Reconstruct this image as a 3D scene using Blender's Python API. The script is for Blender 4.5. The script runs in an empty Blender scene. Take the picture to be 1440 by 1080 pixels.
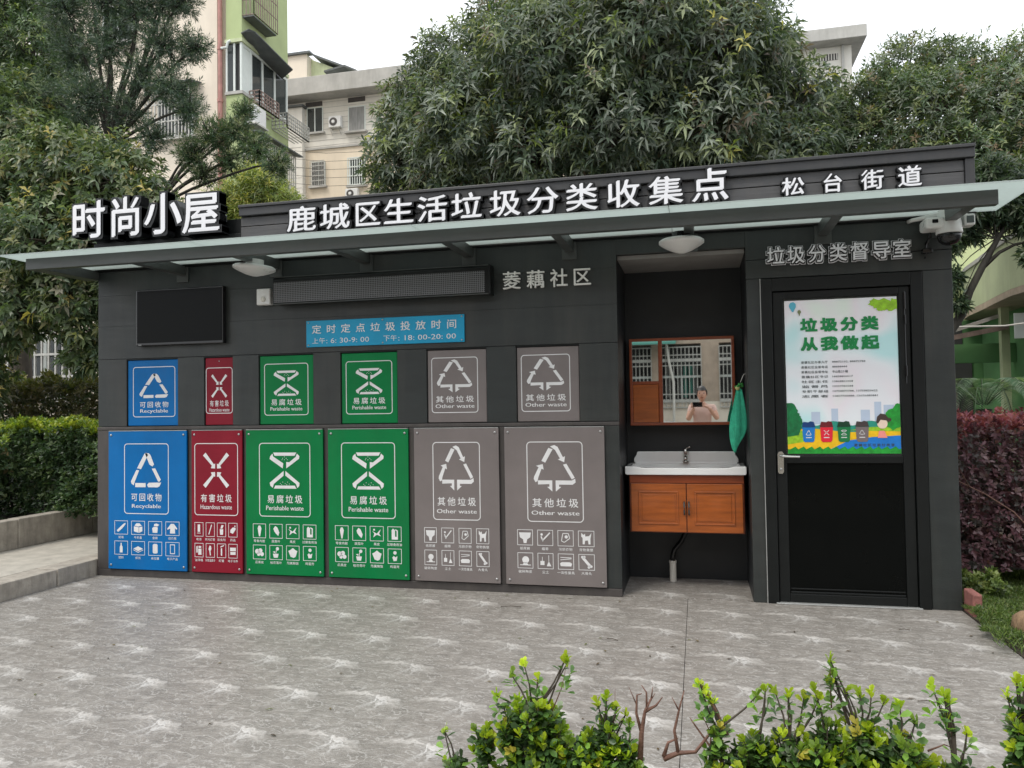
import bpy, math, random
import numpy as np
from mathutils import Vector, Matrix

random.seed(7)
rng = np.random.default_rng(11)
sc = bpy.context.scene
COL = sc.collection
R = math.radians

# ------------------------------------------------------------------ camera
cam_d = bpy.data.cameras.new('camera')
cam = bpy.data.objects.new('camera', cam_d)
COL.objects.link(cam)
yaw, pitch, roll = 0.234297509, 0.0301393073, -0.0153617956
fw = Vector((-math.sin(yaw) * math.cos(pitch), math.cos(yaw) * math.cos(pitch), math.sin(pitch)))
rt = Vector((math.cos(yaw), math.sin(yaw), 0))
up = rt.cross(fw)
r2 = rt * math.cos(roll) + up * math.sin(roll)
u2 = -rt * math.sin(roll) + up * math.cos(roll)
m = Matrix((r2, u2, -fw)).transposed().to_4x4()
m.translation = Vector((0, -5.67192, 1.38))
cam.matrix_world = m
cam_d.sensor_width = 36
cam_d.lens = 1090.65 / 1440 * 36
cam_d.clip_start = 0.02
cam_d.clip_end = 600
sc.camera = cam

# ------------------------------------------------------------------ light
SUN_EL, SUN_AZ = R(58), R(215)
w = bpy.data.worlds.new('World')
sc.world = w
w.use_nodes = True
nt = w.node_tree
for n in list(nt.nodes):
    nt.nodes.remove(n)
wo = nt.nodes.new('ShaderNodeOutputWorld')
bg = nt.nodes.new('ShaderNodeBackground')
sky = nt.nodes.new('ShaderNodeTexSky')
sky.sky_type = 'NISHITA'
sky.sun_disc = False
sky.sun_elevation = SUN_EL
sky.sun_rotation = SUN_AZ
sky.dust_density = 4
sky.air_density = 1.2
mx = nt.nodes.new('ShaderNodeMix')
mx.data_type = 'RGBA'
mx.inputs[0].default_value = 0.88          # overcast: mostly an even pale cloud layer
mx.inputs[7].default_value = (9.2, 9.5, 9.9, 1)
nt.links.new(sky.outputs[0], mx.inputs[6])
nt.links.new(mx.outputs[2], bg.inputs[0])
bg.inputs[1].default_value = 0.11
nt.links.new(bg.outputs[0], wo.inputs[0])
sd = bpy.data.lights.new('sun', 'SUN')
sd.energy = 1.3
sd.angle = R(22)
sd.color = (1, 0.95, 0.87)
so = bpy.data.objects.new('sun', sd)
COL.objects.link(so)
sdir = Vector((math.sin(SUN_AZ) * math.cos(SUN_EL), math.cos(SUN_AZ) * math.cos(SUN_EL), math.sin(SUN_EL)))
so.rotation_euler = sdir.to_track_quat('Z', 'Y').to_euler()
so.location = (0, 0, 40)
sc.view_settings.view_transform = 'Standard'
sc.view_settings.look = 'None'
sc.view_settings.exposure = 0.60
sc.view_settings.gamma = 1
sc.view_settings.use_curve_mapping = False
sc.cycles.max_bounces = 8
sc.cycles.transparent_max_bounces = 12
sc.cycles.use_denoising = True

# ------------------------------------------------------------------ materials
def srgb(r, g, b):
    f = lambda c: (c / 255 / 12.92) if c / 255 <= 0.04045 else ((c / 255 + 0.055) / 1.055) ** 2.4
    return (f(r), f(g), f(b), 1)

class NT:
    def __init__(s, m):
        m.use_nodes = True
        s.t = m.node_tree
        s.t.nodes.clear()
    def n(s, typ, **kw):
        nd = s.t.nodes.new(typ)
        for k, v in kw.items():
            if k.startswith('i_'):
                key = k[2:]
                key = int(key) if key.isdigit() else key.replace('_', ' ')
                nd.inputs[key].default_value = v
            else:
                setattr(nd, k, v)
        return nd
    def l(s, a, b):
        s.t.links.new(a, b)
    def math(s, op, a, b=None, c=None):
        nd = s.t.nodes.new('ShaderNodeMath')
        nd.operation = op
        for i, v in enumerate((a, b, c)):
            if v is None: continue
            if isinstance(v, (int, float)): nd.inputs[i].default_value = v
            else: s.l(v, nd.inputs[i])
        return nd.outputs[0]
    def mix(s, f, a, b, typ='MIX'):
        nd = s.t.nodes.new('ShaderNodeMix')
        nd.data_type = 'RGBA'
        nd.blend_type = typ
        for i, v in ((0, f), (6, a), (7, b)):
            if isinstance(v, (int, float)): nd.inputs[i].default_value = v
            elif isinstance(v, tuple): nd.inputs[i].default_value = v
            else: s.l(v, nd.inputs[i])
        return nd.outputs[2]
    def ramp(s, f, stops):
        nd = s.t.nodes.new('ShaderNodeValToRGB')
        e = nd.color_ramp.elements
        while len(e) < len(stops): e.new(0.5)
        for i, (p, c) in enumerate(stops):
            e[i].position = p
            e[i].color = c if isinstance(c, tuple) else (c, c, c, 1)
        s.l(f, nd.inputs[0])
        return nd.outputs[0]

def mat(name, col, rough=0.5, metal=0.0, var=0.12, scale=6.0, bump=0.0, bscale=60.0, dirt=0.0, spec=0.5, stretch=None, rvar=0.12, coat=0.0):
    m = bpy.data.materials.new(name)
    T = NT(m)
    out = T.n('ShaderNodeOutputMaterial')
    b = T.n('ShaderNodeBsdfPrincipled', i_Roughness=rough, i_Metallic=metal)
    b.inputs['Specular IOR Level'].default_value = spec
    b.inputs['Coat Weight'].default_value = coat
    T.l(b.outputs[0], out.inputs[0])
    if len(col) == 3: col = (*col, 1)
    geo = T.n('ShaderNodeNewGeometry')
    src = geo.outputs['Position']
    if stretch:
        mp = T.n('ShaderNodeMapping')
        mp.inputs['Scale'].default_value = stretch
        T.l(src, mp.inputs[0]); src = mp.outputs[0]
    nz = T.n('ShaderNodeTexNoise', i_Scale=scale, i_Detail=6.0, i_Roughness=0.6)
    T.l(src, nz.inputs[0])
    dark = tuple(c * (1 - var) for c in col[:3]) + (1,)
    lite = tuple(min(1, c * (1 + var)) for c in col[:3]) + (1,)
    c = T.mix(T.ramp(nz.outputs[0], [(0.3, 0.0), (0.7, 1.0)]), dark, lite)
    if dirt:
        n2 = T.n('ShaderNodeTexNoise', i_Scale=scale * 0.4, i_Detail=9.0, i_Roughness=0.7)
        mp2 = T.n('ShaderNodeMapping'); mp2.inputs['Scale'].default_value = (3.5, 3.5, 0.5)
        T.l(geo.outputs['Position'], mp2.inputs[0]); T.l(mp2.outputs[0], n2.inputs[0])
        f = T.math('MULTIPLY', T.ramp(n2.outputs[0], [(0.45, 0.0), (0.75, 1.0)]), dirt)
        c = T.mix(f, c, (0.11, 0.1, 0.085, 1))
    T.l(c, b.inputs['Base Color'])
    n3 = T.n('ShaderNodeTexNoise', i_Scale=scale * 2.3, i_Detail=4.0)
    T.l(src, n3.inputs[0])
    T.l(T.math('MULTIPLY_ADD', T.math('SUBTRACT', n3.outputs[0], 0.5), rvar * 2, rough), b.inputs['Roughness'])
    if bump:
        n4 = T.n('ShaderNodeTexNoise', i_Scale=bscale, i_Detail=5.0)
        T.l(src, n4.inputs[0])
        bp = T.n('ShaderNodeBump', i_Strength=bump, i_Distance=0.01)
        T.l(n4.outputs[0], bp.inputs['Height'])
        T.l(bp.outputs[0], b.inputs['Normal'])
    return m

M = {}
M['clad'] = mat('dark_slate_cladding', (0.022, 0.027, 0.0265), 0.45, var=0.2, scale=2.2, bump=0.10, bscale=45, stretch=(1, 1, 4), dirt=0.26, rvar=.14)
M['frame_grey'] = mat('brown_grey_steel', (0.054, 0.048, 0.046), 0.5, var=0.2, scale=4, bump=.08, dirt=0.5)
M['black'] = mat('black_steel', (0.007, 0.0085, 0.0085), 0.42, var=0.15, scale=5, bump=.03, spec=.28)
M['recess'] = mat('black_recess_wall', (0.013, 0.015, 0.017), 0.5, var=0.15, scale=3, bump=.05)
M['ceil'] = mat('grey_recess_ceiling', (0.26, 0.25, 0.235), 0.5, var=0.08)
M['beam'] = mat('grey_canopy_steel', (0.062, 0.068, 0.066), 0.40, var=0.12, scale=3, stretch=(.6, 1, 3), dirt=.2, rvar=.15)
M['plank'] = mat('fascia_plank_paint', (0.075, 0.075, 0.078), 0.5, var=0.18, scale=9, bump=.15, bscale=30, stretch=(.35, 1, 6), dirt=.25)
M['rail'] = mat('dark_fascia_rail', (0.036, 0.037, 0.040), 0.45, var=0.15, scale=5, dirt=.2)
M['white'] = mat('white_letter_acrylic', (0.80, 0.80, 0.83), 0.35, var=0.04)
M['letter_black'] = mat('black_letter_casing', (0.008, 0.009, 0.010), 0.35, var=0.1)
M['print_white'] = mat('white_print', (0.72, 0.72, 0.72), 0.45, var=0.06, scale=14)
M['silver'] = mat('pale_letter_metal', (0.80, 0.80, 0.77), 0.4, metal=.0, var=0.05)
M['blue'] = mat('blue_board', (0.000, 0.135, 0.40), 0.45, var=0.10, scale=3, dirt=.08, spec=.2)
M['red'] = mat('crimson_board', (0.225, 0.010, 0.024), 0.45, var=0.10, scale=3, dirt=.08, spec=.2)
M['green'] = mat('green_board', (0.000, 0.175, 0.048), 0.45, var=0.10, scale=3, dirt=.08, spec=.2)
M['grey'] = mat('warm_grey_board', (0.178, 0.155, 0.150), 0.40, var=0.10, scale=3, dirt=.10)
M['cyan'] = mat('cyan_sign', (0.000, 0.30, 0.52), 0.45, var=0.08, scale=4)
M['chrome'] = mat('steel', (0.62, 0.61, 0.58), 0.22, metal=1, var=.05, rvar=.06)
M['screw'] = mat('screw_steel', (0.45, 0.45, 0.45), 0.35, metal=.9, var=.1)
M['alu'] = mat('pale_aluminium_edge', (0.42, 0.43, 0.42), 0.4, metal=.4, var=.1)
M['ceramic'] = mat('white_ceramic', (0.86, 0.86, 0.84), 0.12, var=.03, coat=.4, rvar=.04)
M['wood'] = mat('orange_brown_wood', (0.36, 0.088, 0.012), 0.34, var=0.25, scale=3.5, stretch=(1.2, 1, 9), coat=.25, rvar=.08)
M['wood2'] = mat('reddish_wood', (0.25, 0.050, 0.012), 0.34, var=0.2, scale=3.5, stretch=(1.2, 1, 9), coat=.2)
M['plastic_white'] = mat('white_plastic', (0.72, 0.72, 0.70), 0.3, var=.04, dirt=.08)
M['plastic_dark'] = mat('smoked_plastic', (0.008, 0.008, 0.009), 0.12, var=.1, rvar=.04)
M['pvc'] = mat('pale_pvc', (0.66, 0.64, 0.58), 0.4, var=.06, dirt=.15)
M['towel'] = mat('green_towel_cloth', (0.05, 0.50, 0.30), 0.9, var=0.18, scale=25, bump=.5, bscale=260)
M['stone'] = mat('kerb_granite', (0.37, 0.335, 0.285), 0.75, var=0.22, scale=10, bump=.35, bscale=70, dirt=.55)
M['slab'] = mat('pale_walk_slab', (0.44, 0.41, 0.355), 0.72, var=0.16, scale=7, bump=.25, bscale=80, dirt=.3)
M['soil'] = mat('dark_soil', (0.045, 0.034, 0.024), 0.95, var=0.4, scale=14, bump=.9, bscale=40)
M['rock'] = mat('tan_rock', (0.26, 0.17, 0.10), 0.8, var=0.35, scale=9, bump=.8, bscale=30)
M['brick'] = mat('red_brick', (0.25, 0.10, 0.085), 0.8, var=0.3, scale=18, bump=.5, bscale=80)
M['bark'] = mat('grey_brown_bark', (0.075, 0.062, 0.048), 0.85, var=0.35, scale=14, bump=.8, bscale=40, stretch=(1, 1, .3))
M['bark_dark'] = mat('dark_bark', (0.035, 0.032, 0.024), 0.85, var=0.35, scale=14, bump=.8, bscale=40, stretch=(1, 1, .3))
M['twig'] = mat('reddish_twig', (0.16, 0.085, 0.062), 0.75, var=0.3, scale=30, bump=.4, bscale=90)
M['cream'] = mat('cream_render', (0.74, 0.655, 0.54), 0.85, var=0.06, scale=.9, bump=.15, bscale=25, dirt=.14)
M['cream2'] = mat('peach_render', (0.74, 0.64, 0.50), 0.85, var=0.06, scale=.7, bump=.15, bscale=20, dirt=.14)
M['whitewall'] = mat('pale_tiled_wall', (0.72, 0.69, 0.62), 0.7, var=0.06, scale=1.2, dirt=.12)
M['concrete'] = mat('pale_concrete', (0.45, 0.44, 0.41), 0.85, var=0.12, scale=1.2, bump=.2, bscale=20, dirt=.35)
M['greenwall'] = mat('green_render', (0.40, 0.47, 0.235), 0.85, var=0.08, scale=1, bump=.1, bscale=20, dirt=.12)
M['greenpale'] = mat('pale_green_render', (0.50, 0.55, 0.34), 0.85, var=0.1, scale=1.4, bump=.1, bscale=20, dirt=.25)
M['greenyellow'] = mat('yellow_green_render', (0.58, 0.66, 0.36), 0.85, var=0.08, scale=1.2, dirt=.15)  # yellow-green wall paint of the upper storey and porch pillar
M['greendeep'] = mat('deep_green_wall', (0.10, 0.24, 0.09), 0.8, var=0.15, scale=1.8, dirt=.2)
M['pinkpipe'] = mat('pink_brown_pipe', (0.42, 0.20, 0.17), 0.6, var=0.2, scale=4, dirt=.25)
M['upvc'] = mat('white_window_frame', (0.66, 0.70, 0.66), 0.4, var=.05)
M['awning'] = mat('grey_awning_sheet', (0.10, 0.11, 0.11), 0.6, var=.25, scale=3, dirt=.3)
M['teal'] = mat('teal_roof_sheet', (0.10, 0.32, 0.26), 0.6, var=.15, scale=3)
M['bars'] = mat('pale_window_bars', (0.50, 0.49, 0.45), 0.5, metal=.2, var=.15, dirt=.3)
M['rustbars'] = mat('rusty_window_bars', (0.28, 0.20, 0.17), 0.7, var=.3, dirt=.3)
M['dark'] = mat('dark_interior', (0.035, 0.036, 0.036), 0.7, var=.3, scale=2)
M['curtain'] = mat('grey_curtain', (0.25, 0.25, 0.24), 0.8, var=.3, scale=4, stretch=(6, 6, .4))
M['skin'] = mat('skin', (0.55, 0.30, 0.21), 0.5, var=.06)
M['hair'] = mat('black_hair', (0.012, 0.010, 0.009), 0.45, var=.3, scale=60)
M['shirt'] = mat('pale_pink_shirt', (0.62, 0.42, 0.36), 0.85, var=.06, bump=.2, bscale=40)
M['trousers'] = mat('dark_trousers', (0.03, 0.035, 0.05), 0.85, var=.1)
M['shoe'] = mat('black_shoe', (0.02, 0.02, 0.02), 0.5)
M['carwhite'] = mat('white_car_paint', (0.66, 0.70, 0.76), 0.2, var=.02, coat=.8, rvar=.03)
M['tyre'] = mat('tyre_rubber', (0.02, 0.02, 0.02), 0.8)
M['siding'] = mat('beige_tile_column', (0.43, 0.34, 0.26), 0.7, var=.15, scale=5, dirt=.2)
M['asphalt'] = mat('grey_asphalt', (0.09, 0.09, 0.088), 0.9, var=.2, scale=5, bump=.4, bscale=120)
M['cable'] = mat('pale_cable', (0.45, 0.43, 0.38), 0.6)

def glassmat(name, tint, rough=.05, trans=.5):
    m = bpy.data.materials.new(name)
    T = NT(m)
    out = T.n('ShaderNodeOutputMaterial')
    b = T.n('ShaderNodeBsdfPrincipled', i_Roughness=rough)
    b.inputs['Base Color'].default_value = (*tint, 1)
    tr = T.n('ShaderNodeBsdfTransparent')
    tr.inputs[0].default_value = (.8, .86, .84, 1)
    mixs = T.n('ShaderNodeMixShader', i_0=trans)
    T.l(b.outputs[0], mixs.inputs[1]); T.l(tr.outputs[0], mixs.inputs[2])
    T.l(mixs.outputs[0], out.inputs[0])
    return m
M['winglass'] = glassmat('window_glass', (.05, .06, .06), .04, .25)
M['tv'] = mat('black_screen_glass', (0.0025, 0.0032, 0.003), 0.16, var=.1, rvar=.05, spec=.10)

def canopyglass():
    m = bpy.data.materials.new('dusty_canopy_glass')
    T = NT(m)
    out = T.n('ShaderNodeOutputMaterial')
    b = T.n('ShaderNodeBsdfPrincipled', i_Roughness=.25)
    b.inputs['Base Color'].default_value = (.42, .455, .445, 1)
    tl = T.n('ShaderNodeBsdfTranslucent')
    tl.inputs[0].default_value = (.64, .69, .67, 1)
    tr = T.n('ShaderNodeBsdfTransparent')
    tr.inputs[0].default_value = (.72, .80, .77, 1)
    g = T.n('ShaderNodeNewGeometry')
    nz = T.n('ShaderNodeTexNoise', i_Scale=5.0, i_Detail=6.0)
    T.l(g.outputs['Position'], nz.inputs[0])
    m1 = T.n('ShaderNodeMixShader', i_0=.70)
    T.l(b.outputs[0], m1.inputs[1]); T.l(tl.outputs[0], m1.inputs[2])
    m2 = T.n('ShaderNodeMixShader')
    T.l(T.ramp(nz.outputs[0], [(.3, .10), (.7, .22)]), m2.inputs[0])
    T.l(m1.outputs[0], m2.inputs[1]); T.l(tr.outputs[0], m2.inputs[2])
    T.l(m2.outputs[0], out.inputs[0])
    return m
M['canopy'] = canopyglass()

def mirror():
    m = bpy.data.materials.new('mirror_glass')
    T = NT(m)
    out = T.n('ShaderNodeOutputMaterial')
    b = T.n('ShaderNodeBsdfPrincipled', i_Roughness=.015, i_Metallic=1.0)
    b.inputs['Base Color'].default_value = (.80, .82, .80, 1)
    T.l(b.outputs[0], out.inputs[0])
    return m
M['mirror'] = mirror()

def meshgrille():
    m = bpy.data.materials.new('perforated_mesh')
    T = NT(m)
    out = T.n('ShaderNodeOutputMaterial')
    b = T.n('ShaderNodeBsdfPrincipled', i_Roughness=.5)
    g = T.n('ShaderNodeNewGeometry')
    s = T.n('ShaderNodeSeparateXYZ')
    T.l(g.outputs['Position'], s.inputs[0])
    p = 0.0145
    fx = T.math('ABSOLUTE', T.math('SUBTRACT', T.math('FRACT', T.math('DIVIDE', s.outputs[0], p)), .5))
    fz = T.math('ABSOLUTE', T.math('SUBTRACT', T.math('FRACT', T.math('DIVIDE', s.outputs[2], p)), .5))
    line = T.math('GREATER_THAN', T.math('MAXIMUM', fx, fz), .33)
    T.l(T.mix(line, (.006, .006, .007, 1), (.165, .17, .178, 1)), b.inputs['Base Color'])
    bp = T.n('ShaderNodeBump', i_Strength=.6, i_Distance=.004)
    T.l(line, bp.inputs['Height']); T.l(bp.outputs[0], b.inputs['Normal'])
    T.l(b.outputs[0], out.inputs[0])
    return m
M['mesh'] = meshgrille()

def pavemat():
    m = bpy.data.materials.new('printed_stone_paving')
    T = NT(m)
    out = T.n('ShaderNodeOutputMaterial')
    b = T.n('ShaderNodeBsdfPrincipled', i_Roughness=.5)
    g = T.n('ShaderNodeNewGeometry')
    # gentle warp so that the repeats are not ruler straight
    wn = T.n('ShaderNodeTexNoise', i_Scale=1.3, i_Detail=2.0)
    T.l(g.outputs['Position'], wn.inputs[0])
    wa = T.n('ShaderNodeVectorMath', operation='SUBTRACT'); wa.inputs[1].default_value = (.5, .5, .5)
    T.l(wn.outputs['Color'], wa.inputs[0])
    wsn = T.n('ShaderNodeVectorMath', operation='SCALE'); wsn.inputs['Scale'].default_value = .05
    T.l(wa.outputs[0], wsn.inputs[0])
    wb = T.n('ShaderNodeVectorMath', operation='ADD')
    T.l(g.outputs['Position'], wb.inputs[0]); T.l(wsn.outputs[0], wb.inputs[1])
    s = T.n('ShaderNodeSeparateXYZ')
    T.l(wb.outputs[0], s.inputs[0])
    X, Y = s.outputs[0], s.outputs[1]
    PX, PY = .425, .462
    # periodic coordinates on a torus: the sheet's print repeats every 0.42 x 0.46 m
    u = T.math('MULTIPLY', T.math('DIVIDE', T.math('ADD', X, 3.675), PX), 2 * math.pi)
    v = T.math('MULTIPLY', T.math('DIVIDE', T.math('ADD', Y, 2.15), PY), 2 * math.pi)
    cu, su, cv, sv = T.math('COSINE', u), T.math('SINE', u), T.math('COSINE', v), T.math('SINE', v)
    def torus(scale, detail, w_, dist=0.0, ridg=True, rough=.6, off=0.0, kx=1.0, ky=1.0):
        c = T.n('ShaderNodeCombineXYZ')
        T.l(T.math('MULTIPLY_ADD', cu, kx, off), c.inputs[0]); T.l(T.math('MULTIPLY', su, kx), c.inputs[1]); T.l(T.math('MULTIPLY', cv, ky), c.inputs[2])
        nz = T.n('ShaderNodeTexNoise', noise_dimensions='4D', i_Scale=scale, i_Detail=detail, i_Roughness=rough, i_Distortion=dist)
        T.l(c.outputs[0], nz.inputs['Vector']); T.l(T.math('MULTIPLY', sv, ky), nz.inputs['W'])
        return nz.outputs[0]
    def ridge(x, wd):
        return T.ramp(T.math('ABSOLUTE', T.math('SUBTRACT', x, .5)), [(0.0, 1.0), (wd, 0.0)])
    v1 = ridge(torus(.55, 3, 0, 1.2, ky=1.5, kx=.8), .022)
    v2 = ridge(torus(1.1, 5, 0, 1.6, off=3.1, ky=1.7, kx=.8), .020)
    v3 = ridge(torus(2.6, 4, 0, 1.0, off=7.7, ky=1.9, kx=.7), .035)
    # starburst where the veins of the print meet
    a = T.math('SUBTRACT', T.math('FRACT', T.math('ADD', T.math('DIVIDE', T.math('ADD', X, 3.675), PX), .5)), .5)
    c_ = T.math('SUBTRACT', T.math('FRACT', T.math('ADD', T.math('DIVIDE', T.math('ADD', Y, 2.15), PY), .5)), .5)
    rr = T.math('SQRT', T.math('ADD', T.math('POWER', a, 2.0), T.math('POWER', c_, 2.0)))
    ang = T.math('ARCTAN2', c_, a)
    blob = T.ramp(rr, [(.0, 1.0), (.13, .34), (.34, 0.0)])
    tn = torus(3.0, 3, 0, 0, off=1.3)
    rays = T.math('POWER', T.math('ABSOLUTE', T.math('SINE', T.math('MULTIPLY_ADD', T.math('ADD', tn, T.math('MULTIPLY', rr, 1.6)), 9.0, T.math('MULTIPLY', ang, 4.0)))), 7.0)
    ta, tb = torus(1.3, 4, 0, off=5.), torus(1.7, 4, 0, off=9.)
    a2 = T.math('ADD', a, T.math('MULTIPLY', T.math('SUBTRACT', ta, .5), .22))
    c2 = T.math('ADD', c_, T.math('MULTIPLY', T.math('SUBTRACT', tb, .5), .22))
    def streak(slope, curve, wd, r0, r1, side=1):
        # a wisp leaving the burst; its brightness dies away along the way
        x = T.math('MULTIPLY', a2, side)
        d = T.math('ABSOLUTE', T.math('SUBTRACT', c2, T.math('ADD', T.math('MULTIPLY', x, slope), T.math('MULTIPLY', T.math('MULTIPLY', x, x), curve))))
        wv = T.math('MULTIPLY_ADD', T.math('ABSOLUTE', x), .10, wd)
        ln = T.math('MAXIMUM', T.math('SUBTRACT', 1.0, T.math('DIVIDE', d, wv)), 0.0)
        fade = T.ramp(T.math('ADD', x, .0), [(0.0, 0.0), (.025, 1.0), (r0, .75), (r1, 0.0)])
        return T.math('MULTIPLY', ln, fade)
    wisps = streak(-.35, -.3, .032, .22, .47)
    for args in ((-.80, .4, .024, .2, .46), (-.05, -.9, .020, .22, .47)):
        wisps = T.math('MAXIMUM', wisps, streak(*args))
    wisps = T.math('MAXIMUM', wisps, T.math('MULTIPLY', streak(.42, -1.0, .030, .34, .50, -1), 1.0))
    wisps = T.math('MAXIMUM', wisps, T.math('MULTIPLY', streak(.12, -.5, .018, .26, .48, -1), .8))
    rr = T.math('SQRT', T.math('ADD', T.math('POWER', a2, 2.0), T.math('POWER', c2, 2.0)))
    ang = T.math('ARCTAN2', c2, a2)
    sect = T.math('MAXIMUM', T.math('SUBTRACT', 1.0, T.math('DIVIDE', T.math('ABSOLUTE', T.math('ADD', ang, .95)), .95)), 0.0)
    fanr = T.math('POWER', T.math('ABSOLUTE', T.math('SINE', T.math('MULTIPLY_ADD', ang, 5.0, T.math('MULTIPLY_ADD', rr, 9.0, T.math('MULTIPLY', tb, 7.0))))), 2.5)
    star = T.math('MULTIPLY', T.math('MULTIPLY', fanr, T.math('MULTIPLY', sect, T.ramp(rr, [(0.0, 1.0), (.16, .85), (.43, 0.0)]))), 1.25)
    vary = T.n('ShaderNodeTexNoise', i_Scale=3.1, i_Detail=3.0); T.l(g.outputs['Position'], vary.inputs[0])
    vm_ = T.ramp(vary.outputs[0], [(.34, .55), (.58, 1.0)])
    patch = T.ramp(torus(.7, 5, 0, .8, off=2.2), [(.3, 0.0), (.7, 1.0)])
    big = T.n('ShaderNodeTexNoise', i_Scale=.7, i_Detail=5.0); T.l(g.outputs['Position'], big.inputs[0])
    fine = T.n('ShaderNodeTexNoise', i_Scale=55.0, i_Detail=5.0); T.l(g.outputs['Position'], fine.inputs[0])
    mp = T.n('ShaderNodeMapping'); mp.inputs['Scale'].default_value = (5, 22, 1); mp.inputs['Rotation'].default_value = (0, 0, R(14))
    T.l(g.outputs['Position'], mp.inputs[0])
    strk = T.n('ShaderNodeTexNoise', i_Scale=1.6, i_Detail=6.0, i_Roughness=.7, i_Distortion=.8); T.l(mp.outputs[0], strk.inputs[0])
    col = T.mix(patch, (.150, .134, .118, 1), (.278, .252, .226, 1))
    col = T.mix(T.ramp(strk.outputs[0], [(.45, 0.0), (.68, .45)]), col, (.37, .345, .31, 1))
    col = T.mix(T.ramp(strk.outputs[0], [(.28, .6), (.42, 0.0)]), col, (.125, .118, .110, 1))
    col = T.mix(T.ramp(big.outputs[0], [(.35, .0), (.7, .25)]), col, (.22, .225, .205, 1))
    col = T.mix(T.math('MULTIPLY', v1, .72), col, (.48, .465, .44, 1))
    col = T.mix(T.math('MULTIPLY', v2, .50), col, (.45, .44, .415, 1))
    col = T.mix(T.math('MULTIPLY', v3, .25), col, (.115, .108, .10, 1))
    col = T.mix(T.math('MULTIPLY', T.math('MULTIPLY', wisps, .92), vm_), col, (.60, .575, .54, 1))
    col = T.mix(T.math('MULTIPLY', T.math('MINIMUM', star, .9), vm_), col, (.62, .61, .59, 1))
    col = T.mix(T.math('MULTIPLY', T.math('MULTIPLY', blob, .22), vm_), col, (.55, .535, .51, 1))
    col = T.mix(T.ramp(fine.outputs[0], [(.42, .0), (.75, .25)]), col, (.13, .12, .11, 1))
    T.l(col, b.inputs['Base Color'])
    T.l(T.math('MULTIPLY_ADD', big.outputs[0], .3, .36), b.inputs['Roughness'])
    h = T.math('ADD', T.math('MULTIPLY', patch, .5), T.math('MULTIPLY_ADD', strk.outputs[0], .8, T.math('MULTIPLY', fine.outputs[0], .25)))
    bp = T.n('ShaderNodeBump', i_Strength=.55, i_Distance=.006)
    T.l(h, bp.inputs['Height']); T.l(bp.outputs[0], b.inputs['Normal'])
    T.l(b.outputs[0], out.inputs[0])
    return m
M['pave'] = pavemat()

def leafmat(name, rough=.38, trans=.36):
    m = bpy.data.materials.new(name)
    T = NT(m)
    out = T.n('ShaderNodeOutputMaterial')
    b = T.n('ShaderNodeBsdfPrincipled', i_Roughness=rough)
    at = T.n('ShaderNodeAttribute', attribute_name='Col')
    tl = T.n('ShaderNodeBsdfTranslucent')
    T.l(at.outputs[0], b.inputs['Base Color'])
    T.l(T.mix(1.0, at.outputs[0], (1.15, 1.25, .55, 1), 'MULTIPLY'), tl.inputs[0])
    mixs = T.n('ShaderNodeMixShader', i_0=trans)
    T.l(b.outputs[0], mixs.inputs[1]); T.l(tl.outputs[0], mixs.inputs[2])
    T.l(mixs.outputs[0], out.inputs[0])
    return m
M['leaf'] = leafmat('leaf')
M['leaf_matt'] = leafmat('matt_leaf', .6, .25)

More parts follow.
